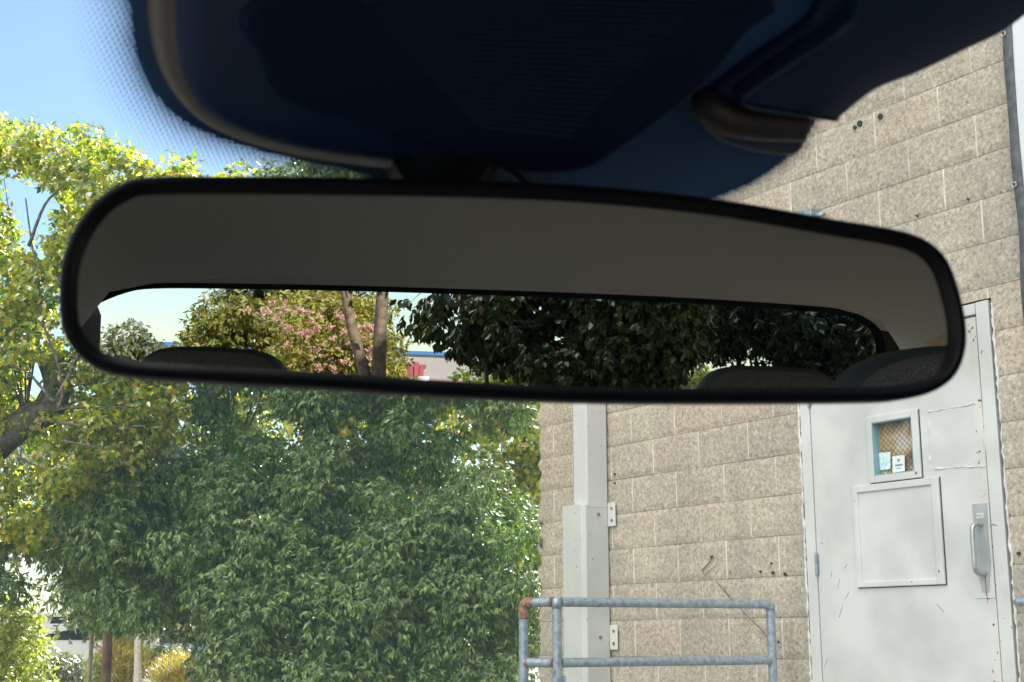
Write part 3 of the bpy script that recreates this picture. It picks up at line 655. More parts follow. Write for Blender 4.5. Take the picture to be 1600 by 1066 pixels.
for k in (.35, 1.3): mk("post", MB().tube([Q+qd*k-ZU*rz, Q+qd*k], .0205, 12), M_galv, rr, smooth=True)

# ================================================================== TREES AHEAD
def tree(name, label, cat, base, cl, mat, L, Wd, sprigs, per, trunkpts, trad, bark, fork=None, group=None, every=3, lr=.03, **kw):
    t = empty(name, base, label, cat, group)
    V, F = leaves(cl, sprigs, per, L, Wd, **kw); fastmesh("crown", V, F, mat, t)
    mb = MB(); mb.tube(catmull(trunkpts, 4, closed=False), list(np.linspace(trad, trad*.55, (len(trunkpts)-1)*4+1)), 10)
    limbs(mb, np.asarray(fork if fork is not None else trunkpts[-1]), cl, lr, every)
    mk("trunk", mb, bark, t, smooth=True); return t
# dense dark tree beside the building
poly = [(-60, 900), (-60, 835), (60, 815), (120, 770), (170, 710), (215, 640), (235, 590), (245, 700), (320, 630), (350, 330), (470, 262), (640, 240), (835, 240), (838, 1120), (345, 1120), (330, 1030), (230, 985), (130, 975), (95, 945)]
gaps = [(8, 868, 16), (62, 885, 14), (35, 845, 10), (100, 930, 16), (120, 960, 12), (45, 905, 14), (190, 990, 10), (800, 700, 36), (735, 660, 20), (820, 745, 26), (440, 655, 16), (480, 690, 8), (655, 870, 6), (250, 975, 8), (310, 965, 8), (545, 800, 5), (700, 760, 8), (400, 635, 9), (560, 655, 7), (620, 640, 7), (692, 655, 12), (750, 705, 12), (360, 650, 10), (300, 690, 9), (300, 640, 12), (260, 700, 12), (330, 760, 6), (840, 640, 20), (600, 800, 6)]
cl = []
for (x, y, d), r in clumps(lambda x, y, d: (x, y, d), poly, 9.0, 10.4, 700, .12, .28, 1.5):
    k = min(math.hypot(x-a, y-b)-c_ for a, b, c_ in gaps)
    if k < 12: continue
    cl.append((W(x, y, d), min(r, .13+max(0, k-14)*.004)))
tb = W(165, 1066, 10.6); tb[2] = 0
tree("dense_evergreen", "big dense dark green drooping evergreen filling the middle below the mirror, beside the block wall", "tree", tb, cl, L_dark, .048, .017, 115, 7,
     [tb, W(168, 1020, 10.6), W(180, 940, 10.5), W(330, 800, 10.4)], .042, M_barkred, W(330, 800, 10.4), lr=.009, every=60, droop=.75, spread=.8)
# second stem, of a slim young tree
tb = W(141, 1066, 11.2); tb[2] = 0
cl2 = clumps(W, [(120, 900), (200, 880), (210, 960), (130, 960)], 11, 11.5, 8, .15, .25)
tree("slim_tree", "slim pale stem left of the reddish trunks under the dark evergreen", "tree", tb, cl2, L_dark, .075, .027, 30, 6, [tb, W(143, 1000, 11.2), W(150, 930, 11.2)], .02, M_bark2, lr=.012, every=2, droop=.7)
# backlit broadleaf at the left
poly = [(-90, 175), (0, 185), (60, 205), (110, 200), (150, 205), (175, 235), (215, 240), (235, 262), (262, 245), (330, 262), (400, 330), (330, 520), (260, 640), (235, 715), (160, 770), (90, 770), (50, 850), (-90, 850)]
cl = []
holes = [((60, 325), 34), ((20, 300), 18), ((60, 590), 22), ((25, 690), 25), ((15, 870), 16), ((90, 470), 14), ((5, 430), 14), ((50, 780), 10)]
for c in clumps(lambda x, y, d: (x, y, d), poly, 8.6, 9.4, 900, .06, .15):
    (x, y, d), r = c
    if any(math.hypot(x-h[0][0], y-h[0][1]) < h[1]+15 for h in holes): continue
    cl.append((W(x, y, d), r))
tb = W(-420, 1000, 8.9); tb[2] = 0
t1 = tree("yellowing_broadleaf", "backlit yellow-green broadleaf tree with thick grey limb at the left edge", "tree", tb, cl, L_yel, .048, .032, 19, 4,
     [tb, W(-330, 930, 8.9), W(-170, 800, 8.9), W(-60, 745, 8.9), W(0, 690, 8.9), W(45, 655, 8.9), W(78, 640, 8.95), W(88, 600, 9.0), W(75, 560, 9.0)], .135, M_bark, W(40, 655, 8.9), lr=.009, every=60, droop=.45, spread=1.0, fold=.12)
mb = MB()
for pts, r_ in (([(85, 630), (60, 600), (40, 580), (5, 570)], .013), ([(90, 640), (98, 610), (88, 560), (66, 500), (58, 430), (48, 370), (40, 310)], .012), ([(45, 385), (70, 320), (100, 290)], .014), ([(90, 620), (120, 560), (140, 480)], .016), ([(60, 655), (85, 660)], .01), ([(30, 715), (50, 725), (75, 735)], .012), ([(88, 640), (130, 637), (190, 636), (240, 630)], .010), ([(90, 660), (150, 668), (230, 665)], .010), ([(100, 690), (150, 700), (215, 735)], .008)):
    P = [W(x, y, 8.6) for x, y in pts]; P = catmull(P, 4, closed=False); mb.tube(P, list(np.linspace(r_, r_*.4, len(P))), 6)
mk("branch", mb, M_bark, t1, smooth=True)
# trees further behind
poly = [(330, 640), (360, 260), (420, 235), (560, 262), (640, 280), (860, 280), (900, 900), (700, 960), (420, 1000), (330, 900), (250, 850)]
cl = clumps(W, poly, 14, 14.8, 200, .22, .40)+clumps(W, [(690, 620), (870, 620), (880, 830), (700, 830)], 13, 13.4, 60, .12, .26)+clumps(W, [(190, 600), (420, 600), (420, 760), (230, 820)], 12.4, 12.9, 60, .12, .24)
tb = W(560, 1060, 15); tb[2] = 0
tree("backlit_tree", "sunlit pale green tree glimpsed through gaps right of centre behind the dark evergreen", "tree", tb, cl, L_yel, .075, .055, 30, 5, [tb, W(560, 960, 15), W(570, 800, 15)], .14, M_bark, every=8, lr=.05)
cl = clumps(W, [(-60, 700), (60, 640), (240, 620), (300, 800), (260, 940), (140, 960), (60, 880), (-60, 850)], 12, 14, 90, .2, .4)
tb = W(345, 1060, 13); tb[2] = 0
tree("olive_tree", "grey-green loose tree between the yellowing broadleaf and the dark evergreen", "tree", tb, cl, L_mid, .075, .035, 26, 5, [tb, W(345, 980, 13), W(300, 850, 13)], .045, M_bark, every=6, lr=.03)
# shrubs bottom left
def shrub(name, label, poly, d0, d1, n, r0, r1, mat, L, Wd, sp, per, basepx, group=None, **kw):
    cl = clumps(W, poly, d0, d1, n, r0, r1); b = W(*basepx, (d0+d1)/2); b[2] = 0
    t = empty(name, b, label, "shrub", group); V, F = leaves(cl, sp, per, L, Wd, **kw); fastmesh("foliage", V, F, mat, t)
    mb = MB(); limbs(mb, b+ZU*.02, cl, .02, max(1, n//10)); mk("stem", mb, M_bark, t, smooth=True)
shrub("lime_shrub", "bright lime green sunlit shrub in the bottom left corner", [(-60, 945), (20, 940), (42, 965), (52, 1010), (55, 1090), (-60, 1090)], 13, 14.2, 90, .12, .24, L_shrub, .06, .03, 34, 5, (20, 1060))
shrub("golden_shrub", "golden yellow spiky shrub beside the pale tree trunk, seen under the evergreen", [(176, 1018), (212, 1020), (216, 1048), (172, 1050)], 34, 35, 26, .22, .36, L_gold, .2, .03, 50, 6, (195, 1060), droop=-.6)
shrub("round_green_shrub", "rounded green shrub right of the pale tree trunk, seen under the evergreen", [(228, 1022), (275, 1016), (300, 1036), (262, 1050), (232, 1045)], 36, 38, 30, .25, .4, L_mid, .12, .06, 50, 5, (255, 1060))
shrub("low_dark_shrub", "low dark green shrub in front of the parked white van", [(78, 1040), (100, 1034), (128, 1040), (125, 1066), (78, 1066)], 26, 27, 26, .18, .3, L_mid, .1, .05, 50, 5, (105, 1064))
shrub("yellow_sprout", "small yellow-green sprouting plant at the foot of the reddish trunk", [(146, 1035), (158, 1028), (160, 1070), (147, 1070)], 12, 12.3, 14, .04, .07, L_shrub, .05, .03, 16, 4, (153, 1064))
shrub("dry_grass_tuft", "tuft of dry golden grass right of the round green shrub", [(265, 1045), (300, 1040), (318, 1066), (255, 1066)], 30, 31, 16, .18, .3, L_gold, .25, .03, 40, 5, (285, 1064), droop=-.7)
# pale trunk tree
tb = W(214, 1054, 33); tb[2] = 0
cl = clumps(W, [(120, 860), (320, 860), (330, 985), (110, 985)], 34, 38, 60, .5, .9)
tree("pale_trunk_tree", "tree with pale flared trunk standing on the far sunlit strip", "tree", tb, cl, L_mid, .16, .08, 26, 5, [tb, tb+ZU*.25+RX*.02, W(215, 1010, 33), W(217, 960, 33)], .11, M_palebark, lr=.08, every=6)
# parked vehicles far off
def vehicle(name, label, pos, yaw, L, Wd, Hh, paint, van=False, group=None):
    t = empty(name, pos, label, "van" if van else "car", group); c, s = math.cos(yaw), math.sin(yaw)
    X = np.array([c, s, 0]); Y = np.array([-s, c, 0]); P = np.array([pos[0], pos[1], 0])
    if van: pr = [(-.5, .30), (-.5, .86), (-.47, .98), (.20, 1.0), (.33, .62), (.47, .55), (.5, .42), (.5, .16), (-.5, .16)]
    else: pr = [(-.5, .35), (-.49, .60), (-.36, .66), (-.24, .98), (.05, 1.0), (.22, .66), (.45, .58), (.5, .42), (.5, .16), (-.5, .16)]
    mb = MB(); rr = []
    for wy, sc in ((-1, .93), (-.93, 1.0), (.93, 1.0), (1, .93)): rr.append([P+X*a*L*(1 if sc == 1 else .985)+Y*wy*Wd/2*(1-.10*max(0, h-.6)/.4)+ZU*h*Hh*(1 if sc == 1 or h < .5 else .985) for a, h in pr])
    mb.rings(rr, True, True); body = mk("body", mb, paint, t, smooth=True, auto=35)
    gm = M_glassdark
    ws = ((-.44, .12, .60, .93) if van else (-.30, .14, .68, .94))
    for sg in (-1, 1):
        a0, a1, h0, h1 = ws; o = sg*(Wd/2*.965+.012); o2 = sg*(Wd/2*.91+.012); mid = (a0+a1)/2
        for u0, u1, tl, tr in ((a0, mid-.015, .03, 0), (mid+.015, a1, 0, -.05)):
            q = [P+X*u0*L+Y*o+ZU*h0*Hh, P+X*u1*L+Y*o+ZU*h0*Hh, P+X*(u1+tr)*L+Y*o2+ZU*h1*Hh, P+X*(u0+tl)*L+Y*o2+ZU*h1*Hh]
            qq = [p-Y*sg*.03 for p in q]; mk("window", MB().add(q+qq, [(0, 1, 2, 3), (7, 6, 5, 4), (0, 4, 5, 1), (1, 5, 6, 2), (2, 6, 7, 3), (3, 7, 4, 0)]), gm, body)
    for a in (-.31, .31):
        for sg in (-1, 1):
            wv = mk("wheel", MB().tube([P+X*a*L+Y*sg*(Wd/2-.2)+ZU*.33, P+X*a*L+Y*sg*(Wd/2+.01)+ZU*.33], .33, 18), M_tyre, t)
            mk("rim", MB().tube([P+X*a*L+Y*sg*(Wd/2)+ZU*.33, P+X*a*L+Y*sg*(Wd/2+.02)+ZU*.33], .2, 14), M_steel, wv)
    for sg in (-1, 1):
        mk("headlight", MB().box(P+X*.49*L+Y*sg*Wd*.36+ZU*.47*Hh, X*.06, Y*.16, ZU*.07), M_spout, t, bevel=.02)
        mk("tail_light", MB().box(P-X*.495*L+Y*sg*Wd*.40+ZU*.50*Hh, X*.04, Y*.09, ZU*.11), M_redlamp, t, bevel=.02)
    return t
M_glassdark = pbr("dark_car_glass", (.02, .025, .03), (.03, .035, .04), 3, 0.08)
M_redlamp = pbr("red_lamp", (.35, .02, .02), None, 3, 0.3)
M_whitecar = pbr("white_car_paint", (.78, .78, .77), (.82, .82, .81), 3, 0.25)
M_bluecar = pbr("blue_grey_car_paint", (.13, .18, .27), (.16, .21, .30), 3, 0.25)
vehicle("parked_van", "white van parked beyond the low shrub at the bottom left", W(92, 1040, 39), R(205), 5.0, 1.9, 1.85, M_whitecar, True, "vehicles parked beyond the trees")
vehicle("parked_car", "blue-grey car parked beyond the pale tree trunk", W(255, 1040, 48), R(190), 4.5, 1.8, 1.45, M_bluecar, False, "vehicles parked beyond the trees")

# ================================================================== THE CAR WE SIT IN
car = empty("car", CO, "car whose windshield surround and sensor cover fill the top of the view", "car")
# roof, headliner
prof = [(-.24, 1.455), (-.45, 1.475), (-.8, 1.485), (-1.15, 1.475), (-1.45, 1.44), (-1.62, 1.41), (-1.735, 1.388)]
latx = np.array([-.66, -.60, -.5, -.36, -.18, 0, .18, .36, .5, .60, .66]); drop = np.array([-.12, -.035, -.012, -.005, -.001, 0, -.001, -.005, -.012, -.035, -.12])
def roofsheet(dz, ext=1.0, k=1.0):
    ps = catmull([np.array(p) for p in prof], 4, closed=False); mb = MB(); n2 = len(latx)
    vs = [CP(x*ext, p[0], p[1]+d*k+dz) for p in ps for x, d in zip(latx, drop)]
    fs = [(i*n2+j, i*n2+j+1, (i+1)*n2+j+1, (i+1)*n2+j) for i in range(len(ps)-1) for j in range(n2-1)]
    return mb.add(vs, fs)
mk("headliner", roofsheet(0), M_head, car, smooth=True)
mk("roof", roofsheet(.035, 1.05), M_paintcar, car, smooth=True)
mk("windshield_header", MB().box(CP(0, -.235, 1.475), RT*.62, FW*.02, ZU*.03), M_trimdark, car, bevel=.01)
for px, py in ((1150, 394), (1261, 402), (407, 339)):
    d = refl(ray(px, py)); P = VC+d*((1.470-VC[2])/d[2]); mk("headliner_clip", MB().box(P, RT*.0016, FW*.016, ZU*.002), M_whitepaper, car)
# rear window
RP = CP(0, -1.75, 1.38); RN = unit(FW*1.0-ZU*.62)
if RN@FW < 0: RN = -RN
def rearpt(px, py): return inplane(VC, refl(ray(px, py)), RP, RN)
ro = [(128, 640), (130, 560), (128, 515), (118, 487), (150, 471), (195, 453), (240, 446), (350, 446), (520, 449), (700, 454), (900, 461), (1080, 469), (1250, 480), (1315, 487), (1345, 499), (1364, 515), (1372, 545), (1380, 640), (1385, 760), (1000, 775), (500, 760), (130, 740)]
RB = np.cross(RN, RT); RB = RB if RB[2] > 0 else -RB
ol = [((P-RP)@RT, (P-RP)@RB) for P in (rearpt(*p) for p in ro)]
ol = catmull([np.array(p) for p in ol], 4)
to3 = lambda q, h=0: [RP+RT*a+RB*b+RN*h for a, b in q]
mk("rear_window", MB().add(to3(ol), [tuple(range(len(ol)))]), M_rearg, car)
mb = MB(); mb.rings([to3(inset(ol, .004), .004), to3(inset(ol, -.012), .012)], False, False); mk("rear_window_gasket", mb, M_gask, car)
def outer(q, hw, t, b):
    out = []
    for a, z in q:
        k = min(hw/max(abs(a), 1e-6), (t if z > -.02 else b)/max(abs(z), 1e-6)) if False else 1
        out.append((max(-hw, min(hw, a*1.14)), z+.07 if z > -.02 else (z*1.15 if z < -.2 else z)))
    return out
i3, o3 = to3(inset(ol, -.010), .012), to3(outer(ol, .74, .05, -.5), .03); tf = [[], []]
for i in range(len(i3)):
    j = (i+1) % len(i3); tf[0 if min(i3[i][2], i3[j][2]) > RP[2]-.045 else 1].append((i, j, j+len(i3), i+len(i3)))
for k_, (nm_, m_) in enumerate((("rear_header_trim", M_head), ("rear_window_trim", M_trimdark))):
    mk(nm_, (np.array(i3+o3), tf[k_]), m_, car)
for sg in (-1, 1):
    # quarter trim and pillars
    mk("quarter_trim", MB().box(CP(sg*.675, -1.60, 1.095), RT*.035, FW*.26, ZU*.245), M_trimdark if sg < 0 else M_beige, car, bevel=.02)
    mk("rear_pillar", MB().tube([CP(sg*.70, -1.52, 1.40), CP(sg*.77, -1.95, .95)], .035, 8), M_head, car)
    mk("front_pillar", MB().tube([CP(sg*.62, -.22, 1.46), CP(sg*.76, .58, .95)], .032, 8), M_trimdark, car)
    mk("centre_pillar", MB().tube([CP(sg*.65, -.80, 1.44), CP(sg*.75, -.78, .90)], .042, 8), M_beige, car)
    mk("roof_rail", MB().tube(catmull([CP(sg*.63, -.22, 1.455), CP(sg*.665, -.8, 1.44), CP(sg*.665, -1.5, 1.395)], 4, closed=False), .035, 8), M_head, car, smooth=True)
    q = [CP(sg*.75, .50, .955), CP(sg*.75, -.75, .93), CP(sg*.66, -.78, 1.40), CP(sg*.66, -.15, 1.41)]
    mk("side_window", MB().add(q, [(0, 1, 2, 3)]), M_sideg, car)
    q = [CP(sg*.75, -.82, .93), CP(sg*.75, -1.40, .95), CP(sg*.66, -1.32, 1.38), CP(sg*.66, -.82, 1.40)]
    mk("side_window", MB().add(q, [(0, 1, 2, 3)]), M_sideg, car)
# body below the glass
pr = [(-2.55, .35), (-2.6, .75), (-2.45, .93), (-1.95, .95), (-1.5, .94), (-.8, .92), (.1, .93), (.60, .96), (1.2, .88), (1.75, .72), (1.9, .55), (1.88, .22), (1.2, .2), (-2.4, .22)]
mb = MB(); mb.rings([[CP(x*(.93 if abs(x) > .84 else 1), y, z) for y, z in pr] for x in (-.87, -.84, .84, .87)], True, True)
mk("body", mb, M_paintcar, car, smooth=True, auto=35)
M_dash = pbr("taupe_dash", (.26, .23, .19), (.30, .27, .23), 30, 0.8)
mk("dashboard", MB().box(CP(0, .30, .99), RT*.70, FW*.27, ZU*.04), M_dash, car, bevel=.03)
mk("cabin_bounce_panel", MB().box(CP(0, -.82, .955), RT*.72, FW*.80, ZU*.008), M_dash, car)  # added unseen panel at belt height, bounces light up onto the covers
for sy in (-1.95, 1.15):
    for sg in (-1, 1):
        wv = mk("wheel", MB().tube([CP(sg*.68, sy, .31), CP(sg*.885, sy, .31)], .31, 20), M_tyre, car); mk("rim", MB().tube([CP(sg*.88, sy, .31), CP(sg*.895, sy, .31)], .19, 16), M_steel, wv)
# seats: headrest outlines are rounded slabs
def superell(cx, cz, a, b, n=2.8, N_=40, taper=.0):
    out = []
    for t in np.linspace(0, 2*math.pi, N_, endpoint=False):
        c, s = math.cos(t), math.sin(t); x = a*np.sign(c)*abs(c)**(2/n); z = b*np.sign(s)*abs(s)**(2/n)
        out.append((cx+x*(1-taper*z/b), cz+z))
    return out
def seat(x, y, ztop, wd, ht=.20, th=.10, back=.27, taper=.10):
    st = empty("seat", CP(x, y, .5)); st.parent = car; st.location = Vector(CP(x, y, .5)-CO)
    ol = superell(x, ztop-ht/2, wd/2, ht/2, 4.2, taper=taper)
    pf = [(.035, -th*.5), (.012, -th*.46), (0, -th*.25), (0, th*.2), (.006, th*.38)]
    h = shell(ol, pf, CO+FW*y, RT, ZU, FW, True, False); hr = mk("headrest", h, M_pip, car, smooth=True)
    pf = [(.006, th*.38), (.012, th*.45), (.025, th*.50), (.045, th*.52)]
    mk("headrest_panel", shell(ol, pf, CO+FW*y, RT, ZU, FW, False, True), M_fabric, hr, smooth=True)
    bpy.data.objects.remove(st)
    ol = superell(x, (ztop-ht-.03+.55)/2, back, (ztop-ht-.03-.55)/2, 4)
    mk("seat_back", shell(ol, [(.04, -.07), (0, -.04), (0, .04), (.04, .07)], CO+FW*(y-.01), RT, ZU, FW, True, True), M_fabric, car, smooth=True)
def lat(px, Dv): 
    d = refl(ray(px, 560)); P = VC+d*(Dv/(d@BK)); return (P-CO)@RT
def hgt(px, py, Dv): 
    d = refl(ray(px, py)); P = VC+d*(Dv/(d@BK)); return P[2]
DY = (VC-CO)@FW
for x0, x1, yt, Dv in ((232, 438, 543, 1.80), (1104, 1300, 573, 1.80)):
    seat((lat(x0, Dv)+lat(x1, Dv))/2, DY-Dv, hgt((x0+x1)/2, yt, Dv), abs(lat(x1, Dv)-lat(x0, Dv))*1.22, .18, .09, .24, taper=.08)
seat(lat(1325, 1.12)+.165, DY-1.12, hgt(1430, 536, 1.12), .38, .26, .11, .25, taper=.04)
seat(lat(142, .92)-.13, DY-.92, hgt(110, 486, .92), .26, .22, .11, .25, taper=.08)
# windshield with its printed border
gl = []
for x, t in ((-.74, -.56), (.74, -.56), (.60, .36), (-.60, .36)): gl.append(GP+RT*x+GT*t)
ws_ = mk("windshield", MB().add(gl, [(0, 1, 2, 3)]), M_wind, car)
fr = [(205, -60), (206, 20), (214, 80), (238, 136), (285, 184), (350, 214), (440, 240), (560, 266), (620, 292), (700, 310), (900, 330), (1060, 320), (1115, 305), (1180, 277), (1238, 233), (1264, 190), (1292, 150), (1345, 112), (1405, 88), (1480, 52), (1560, 12), (1640, -60), (1500, -160), (900, -170), (350, -150)]
gq = lambda px, py: (lambda P: np.array([(P-GP)@RT, (P-GP)@GT]))(glasspx(px, py))
FR = catmull([gq(*p) for p in fr], 8)
g3 = lambda q, h: [GP+RT*a+GT*b+GN*h for a, b in q]
frit = mk("frit_band", MB().add(g3(FR, .0012), [tuple(range(len(FR)))]), M_frit, ws_)
# graded dots beyond the printed edge
FA = np.array(FR); mb = MB(); pitch = .0017; vs = []; fs = []
nrmO = inset(FA, -1.0)-FA
lft = FA[:, 0] < FA[:, 0].mean()
Dn = FA[np.arange(0, len(FA))]
pxl = [(110, -20), (340, 290), (600, 330)]
lo = FA.min(0)-.03; hi = FA.max(0)+.03
xs = np.arange(lo[0], hi[0], pitch); 
for j, yy in enumerate(np.arange(lo[1], hi[1], pitch*.866)):
    X_ = xs+(pitch/2 if j % 2 else 0)
    d = np.sqrt((FA[None, :, 0]-X_[:, None])**2+(FA[None, :, 1]-yy)**2); i = d.argmin(1); dm = d.min(1)
    sgn = ((X_-FA[i, 0])*nrmO[i, 0]+(yy-FA[i, 1])*nrmO[i, 1])
    wd = np.where(FA[i, 0] < 0.03, .0185, .009)
    dm = np.where(sgn > 0, dm, dm*.0+np.where(dm < pitch*1.2, 0, 9)); ok = dm < wd
    for x, dd, ww in zip(X_[ok], dm[ok], wd[ok]):
        P = GP+RT*x+GT*yy+GN*.00135; el = (P-CAM); dep = el@_F; py_ = 533-FPX*(el@UX)/dep
        if py_ < -60 or py_ > 420: continue
        r_ = pitch*max(.05, .56-.51*(dd/ww)**.8); b = len(vs)
        vs += [P+(RT*math.cos(a)+GT*math.sin(a))*r_ for a in (0, 1.047, 2.094, 3.1416, 4.189, 5.236)]; fs.append(tuple(range(b, b+6)))
mk("frit_dots", MB().add(vs, fs), M_frit, ws_)
print("dots", len(fs))
# covers around the sensor behind the mirror
oc = [(222, -120), (226, -50), (230, 30), (246, 96), (290, 158), (360, 198), (460, 226), (600, 246), (720, 250), (860, 226), (925, 208), (1000, 158), (1100, 84), (1190, 0), (1290, -100), (1330, -220), (1000, -300), (600, -300), (300, -260), (236, -200)]
OC = catmull([gq(*p) for p in oc], 6)
cv = mk("sensor_cover", shell(OC, [(.0075, .0133), (.011, .0160), (.016, .018)], GP, RT, GT, GN), M_plastic, car, smooth=True)
M_rim_sheen = pbr("rim_sheen_taupe", (.085, .074, .063), (.11, .095, .082), 60, 0.45)  # taupe colour paints the light reflected along the cover's edge
mk("cover_rim_sheen", shell(OC, [(0, .0015), (.0003, .004), (.0022, .0085), (.005, .0115), (.0078, .0134)], GP, RT, GT, GN, False, False), M_rim_sheen, cv, smooth=True)
ic = [(392, -60), (400, 40), (430, 95), (520, 125), (640, 165), (760, 205), (880, 208), (950, 170), (1060, 85), (1130, 0), (1160, -60), (800, -140)]
IC = catmull([gq(*p) for p in ic], 6)
mk("cover_panel", shell(IC, [(0, .0182), (.001, .0205), (.003, .021)], GP, RT, GT, GN), M_panel, cv, smooth=True)
mb = MB()
for k in range(26):                           # louvres on the panel
    y = -10+k*8.5; xa, xb = 560+y*.9, 1085-y*.95
    if xb-xa < 30: continue
    A_, B_ = glasspx(xa, y-6, .0212), glasspx(xb, y+10, .0212); mb.tube([A_, B_], .0005, 4)
mk("cover_louvre", mb, M_plastic, cv)
bc_ = [(1290, -80), (1262, 12), (1190, 66), (1122, 116), (1094, 150), (1092, 186), (1118, 212), (1175, 228), (1236, 230), (1264, 188), (1290, 150), (1343, 112), (1404, 88), (1480, 52), (1560, 12), (1640, -60), (1500, -150)]
BC = catmull([gq(*p) for p in bc_], 6)
c2 = mk("side_cover", shell(BC, [(0.0, .0015), (.0002, .0035), (.0015, .0055), (.0035, .0062)], GP, RT, GT, GN), M_plastic, car, smooth=True)
M_shroud = pbr("brown_grey_shroud", (.070, .060, .062), (.085, .073, .074), 60, 0.5)
mk("cover_lip", MB().tube(catmull([glasspx(*p, .0075) for p in ((1112, 150), (1108, 168), (1135, 186), (1190, 194), (1252, 196))], 6, closed=False), [.0032, .0042, .005, .0056, .0058]+[.0058]*20, 14), M_shroud, c2, smooth=True)
bi_ = [(1330, -80), (1302, 0), (1226, 54), (1152, 104), (1134, 122), (1150, 138), (1210, 148), (1280, 156), (1294, 146), (1345, 106), (1405, 82), (1480, 46), (1555, 6), (1620, -70), (1500, -140)]
BI = catmull([gq(*p) for p in bi_], 6)
mk("side_cover_cap", shell(BI, [(0, .006), (.0002, .011), (.0012, .0135), (.003, .0145)], GP, RT, GT, GN), M_plastic, c2, smooth=True)
# cable running to the mirror
mk("mirror_cable", MB().tube(catmull([glasspx(*p, .012) for p in ((650, 244), (720, 247), (770, 252), (800, 264), (822, 285), (835, 310))], 5, closed=False), .0022, 8), M_plastic, car, smooth=True)

# ================================================================== REARVIEW MIRROR
rm = empty("rearview_mirror", MC, "wide black rear-view mirror in the foreground, reflecting the rear window and trees", "mirror")
mo = [(93, 470), (98, 410), (118, 358), (148, 318), (186, 291), (235, 279), (400, 278), (600, 281), (760, 285), (920, 293), (1115, 313), (1290, 343), (1390, 360), (1438, 376), (1470, 404), (1488, 445), (1501, 500), (1502, 545), (1488, 585), (1460, 610), (1415, 624), (1350, 629), (1100, 631), (900, 629), (700, 621), (500, 608), (320, 598), (210, 590), (152, 576), (116, 548), (98, 515)]
MO = catmull([np.array(mirpx(*p)) for p in mo], 6)
prof = [(.030, -.042), (.016, -.038), (.006, -.028), (.0015, -.016), (0, -.006), (0, .0015), (.0004, .0035), (.0014, .0045), (.0026, .0042)]
hs_ = mk("housing", shell(MO, prof, MC, MA, MU, MN, True, False), M_bezel, rm, smooth=True)
M_lip = pbr("glossy_black_lip", (.005, .006, .007), (.006, .007, .008), 200, 0.4, spec=.25)
mk("bezel_lip", shell(MO, [(.0026, .0042), (.0036, .0032), (.0050, .0004)], MC, MA, MU, MN, False, False), M_lip, rm, smooth=True)
q = inset(MO, .0047); mk("mirror_glass", MB().add([MC+MA*a+MU*b for a, b in q], [tuple(range(len(q)))]), M_mirror, rm)
A_ = MC-MN*.036+MU*.006-MA*.012; mk("stem", MB().tube(catmull([A_, MC-MN*.055+MU*.022-MA*.012, glasspx(690, 215, .012)], 5, closed=False), [.013]*6+[.012]*5, 14), M_gask, rm, smooth=True)
mk("mount", MB().tube([glasspx(690, 225, .004), glasspx(690, 225, .016)], [.020, .016], 20), M_gask, rm, smooth=True, auto=40)

# ================================================================== BEHIND THE CAR (seen in the mirror)
def mtree(name, label, cat, poly, d0, d1, n, r0, r1, mat, L, Wd, sp, per, basepx, trad, bark, avoid=(), **kw):
    cl = [(MR(*c), r) for c, r in clumps(lambda x, y, d: (x, y, d), poly, d0, d1, n, r0, r1) if not any(math.hypot(c[0]-a, c[1]-b) < q_+r/c[2]*2180*.8 for a, b, q_ in avoid)]; dm = (d0+d1)/2; b = MR(*basepx, dm); b[2] = 0
    yc = sum(p[1] for p in poly)/len(poly); xc = sum(p[0] for p in poly)/len(poly)
    return tree(name, label, cat, b, cl, mat, L, Wd, sp, per, [b, b+ZU*.8, MR(basepx[0]*.6+xc*.4, yc, dm)], trad, bark, **kw)
mtree("small_olive_tree", "small olive tree low in the mirror's left end", "tree", [(152, 545), (185, 512), (205, 505), (235, 545), (252, 600), (150, 620)], 30, 32, 44, .25, .42, L_mid, .16, .08, 30, 5, (200, 640), .12, M_bark, every=6)
mtree("leafy_tree", "tall sunlit green tree seen in the mirror above the left headrest", "tree", [(285, 560), (320, 500), (350, 465), (420, 500), (520, 520), (600, 540), (620, 640), (260, 640)], 24, 27, 190, .3, .55, L_rear, .13, .07, 34, 5, (400, 640), .12, M_bark, every=8)
mtree("pine_tree", "dark pine crown at the top of the mirror's reflection", "tree", [(345, 380), (530, 380), (560, 470), (480, 492), (400, 490), (360, 478)], 29, 32, 110, .35, .6, L_pine, .16, .03, 46, 6, (450, 640), .2, M_bark, every=5, lr=.09)
L_myr = leafmat("myrtle_leaf", [(0, (.17, .17, .03)), (.5, (.42, .39, .07)), (1, (.60, .52, .13))], .45, (1, 1, .5), .03)
cm = mtree("crepe_myrtle", "crepe myrtle with pink blossoms between trunks and headrest in the mirror", "tree", [(430, 520), (450, 470), (520, 465), (600, 480), (622, 560), (640, 640), (420, 640)], 19, 21, 150, .22, .4, L_myr, .08, .045, 32, 5, (520, 640), .08, M_bark2, every=6)
cl = clumps(MR, [(375, 478), (440, 474), (540, 478), (600, 520), (590, 590), (500, 590), (450, 540), (380, 510)], 18.3, 19.0, 80, .01, .035)
V, F = leaves(cl, 6, 4, .045, .03, droop=-.9); fastmesh("blossom", V, F, L_pink, cm)
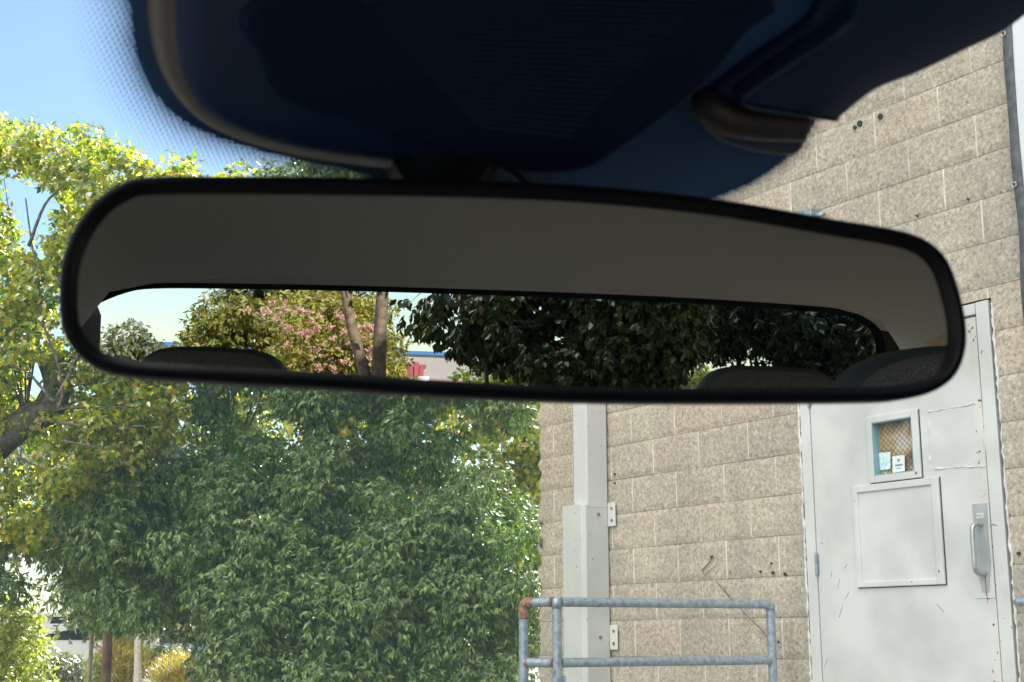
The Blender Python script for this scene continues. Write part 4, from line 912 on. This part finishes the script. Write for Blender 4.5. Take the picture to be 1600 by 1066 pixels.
for px, r_, nm in (((536, 430, 552, 520, 578, 640), .066, "leaning slender trunk, left of the pair in the mirror"), ((598, 430, 594, 520, 590, 640), .082, "upright thicker trunk, right of the pair in the mirror")):
    b = MR(px[4], px[5], 13); P = [b*np.array([1, 1, 0]), MR(px[4], px[5]-10, 13), MR(px[2], px[3], 13), MR(px[0], px[1], 13), MR(px[0]-6, px[1]-130, 13)]
    cl = clumps(MR, [(420, 200), (700, 200), (690, 330), (430, 330)], 12, 14, 26, .3, .5)
    tree("slender_tree", nm, "tree", P[0], cl, L_rear, .09, .05, 22, 5, P, r_, M_barkbrown, every=2, lr=.03, group="pair of bare trunks behind the car")
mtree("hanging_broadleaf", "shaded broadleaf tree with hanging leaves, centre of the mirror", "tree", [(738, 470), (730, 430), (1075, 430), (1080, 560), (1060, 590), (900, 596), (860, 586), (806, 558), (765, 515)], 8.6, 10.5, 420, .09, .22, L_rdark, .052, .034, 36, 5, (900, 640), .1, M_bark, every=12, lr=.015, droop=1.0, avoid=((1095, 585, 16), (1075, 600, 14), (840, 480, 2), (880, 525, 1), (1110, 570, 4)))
cl = clumps(MR, [(640, 470), (690, 450), (790, 560), (770, 590), (730, 560), (640, 500)], 8.8, 9.4, 34, .05, .11)
b = MR(760, 640, 9.2); b[2] = 0
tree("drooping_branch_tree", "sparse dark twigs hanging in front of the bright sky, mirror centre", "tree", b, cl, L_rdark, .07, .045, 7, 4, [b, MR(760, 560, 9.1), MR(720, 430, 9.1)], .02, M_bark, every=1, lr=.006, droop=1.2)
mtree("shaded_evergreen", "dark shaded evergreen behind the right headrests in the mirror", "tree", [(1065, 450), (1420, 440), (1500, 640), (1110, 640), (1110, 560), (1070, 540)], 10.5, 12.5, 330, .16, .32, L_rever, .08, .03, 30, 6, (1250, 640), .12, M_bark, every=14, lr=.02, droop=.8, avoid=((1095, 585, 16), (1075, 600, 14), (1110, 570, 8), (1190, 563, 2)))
shr = clumps(MR, [(730, 578), (900, 582), (1080, 588), (1110, 600), (1080, 640), (740, 640)], 16, 18, 90, .15, .28)
b = MR(880, 640, 17); b[2] = 0
t = empty("sunny_hedge", b, "low yellow-green hedge catching sun along the mirror's lower edge", "hedge"); V, F = leaves(shr, 34, 5, .09, .05); fastmesh("foliage", V, F, L_shrub, t)
# far shop with blue fascia
def CB(px, dist, z): P = MR(px, 560, dist); P[2] = z; return P
sh = empty("far_shop", CB(600, 100, 0), "long grey shop with blue fascia and red sign, far off in the mirror", "building")
M_shopwall = pbr("shop_wall", (.34, .30, .29), (.40, .36, .34), .3, .9); M_shopblue = pbr("shop_blue", (.05, .17, .42), None, 1, .5); M_shopred = pbr("shop_red", (.36, .07, .09), None, 1, .5)
zt = hgt(660, 549, 100)
xa, xb = lat(180, 100), lat(1000, 100); yc = DY-100
mk("shop_wall", MB().box(CP((xa+xb)/2, yc-8, (zt-.27)/2), RT*((xb-xa)/2), FW*8, ZU*((zt-.27)/2)), M_shopwall, sh)
mk("fascia", MB().box(CP((xa+xb)/2, yc-7.8, zt-.13), RT*((xb-xa)/2+.2), FW*8, ZU*.128), M_shopblue, sh)
mk("awning_band", MB().box(CP(lat(700, 100), yc+.1, hgt(700, 600, 100)), RT*1.8, FW*.15, ZU*.2), M_shopred, sh)
mb = MB()
for i, (dx, w_, h_) in enumerate(((0, .16, .55), (.42, .12, .5), (.62, .12, .3), (1.0, .16, .55), (1.35, .14, .4))):
    mb.box(CP(lat(630, 100)+dx, yc+.1, hgt(640, 578, 100)), RT*w_, FW*.05, ZU*h_)
    if i % 2 == 0: mb.box(CP(lat(630, 100)+dx+.16, yc+.1, hgt(640, 578, 100)+.3), RT*.16, FW*.04, ZU*.1)
mk("sign_lettering", mb, M_shopred, sh)
mb = MB().tube([CB(663, 60, 0), CB(663, 60, hgt(663, 588, 60))], .25, 10); tag(mk("white_bollard", mb, M_whitecar), "white post in front of the far shop, seen in the mirror", "post")
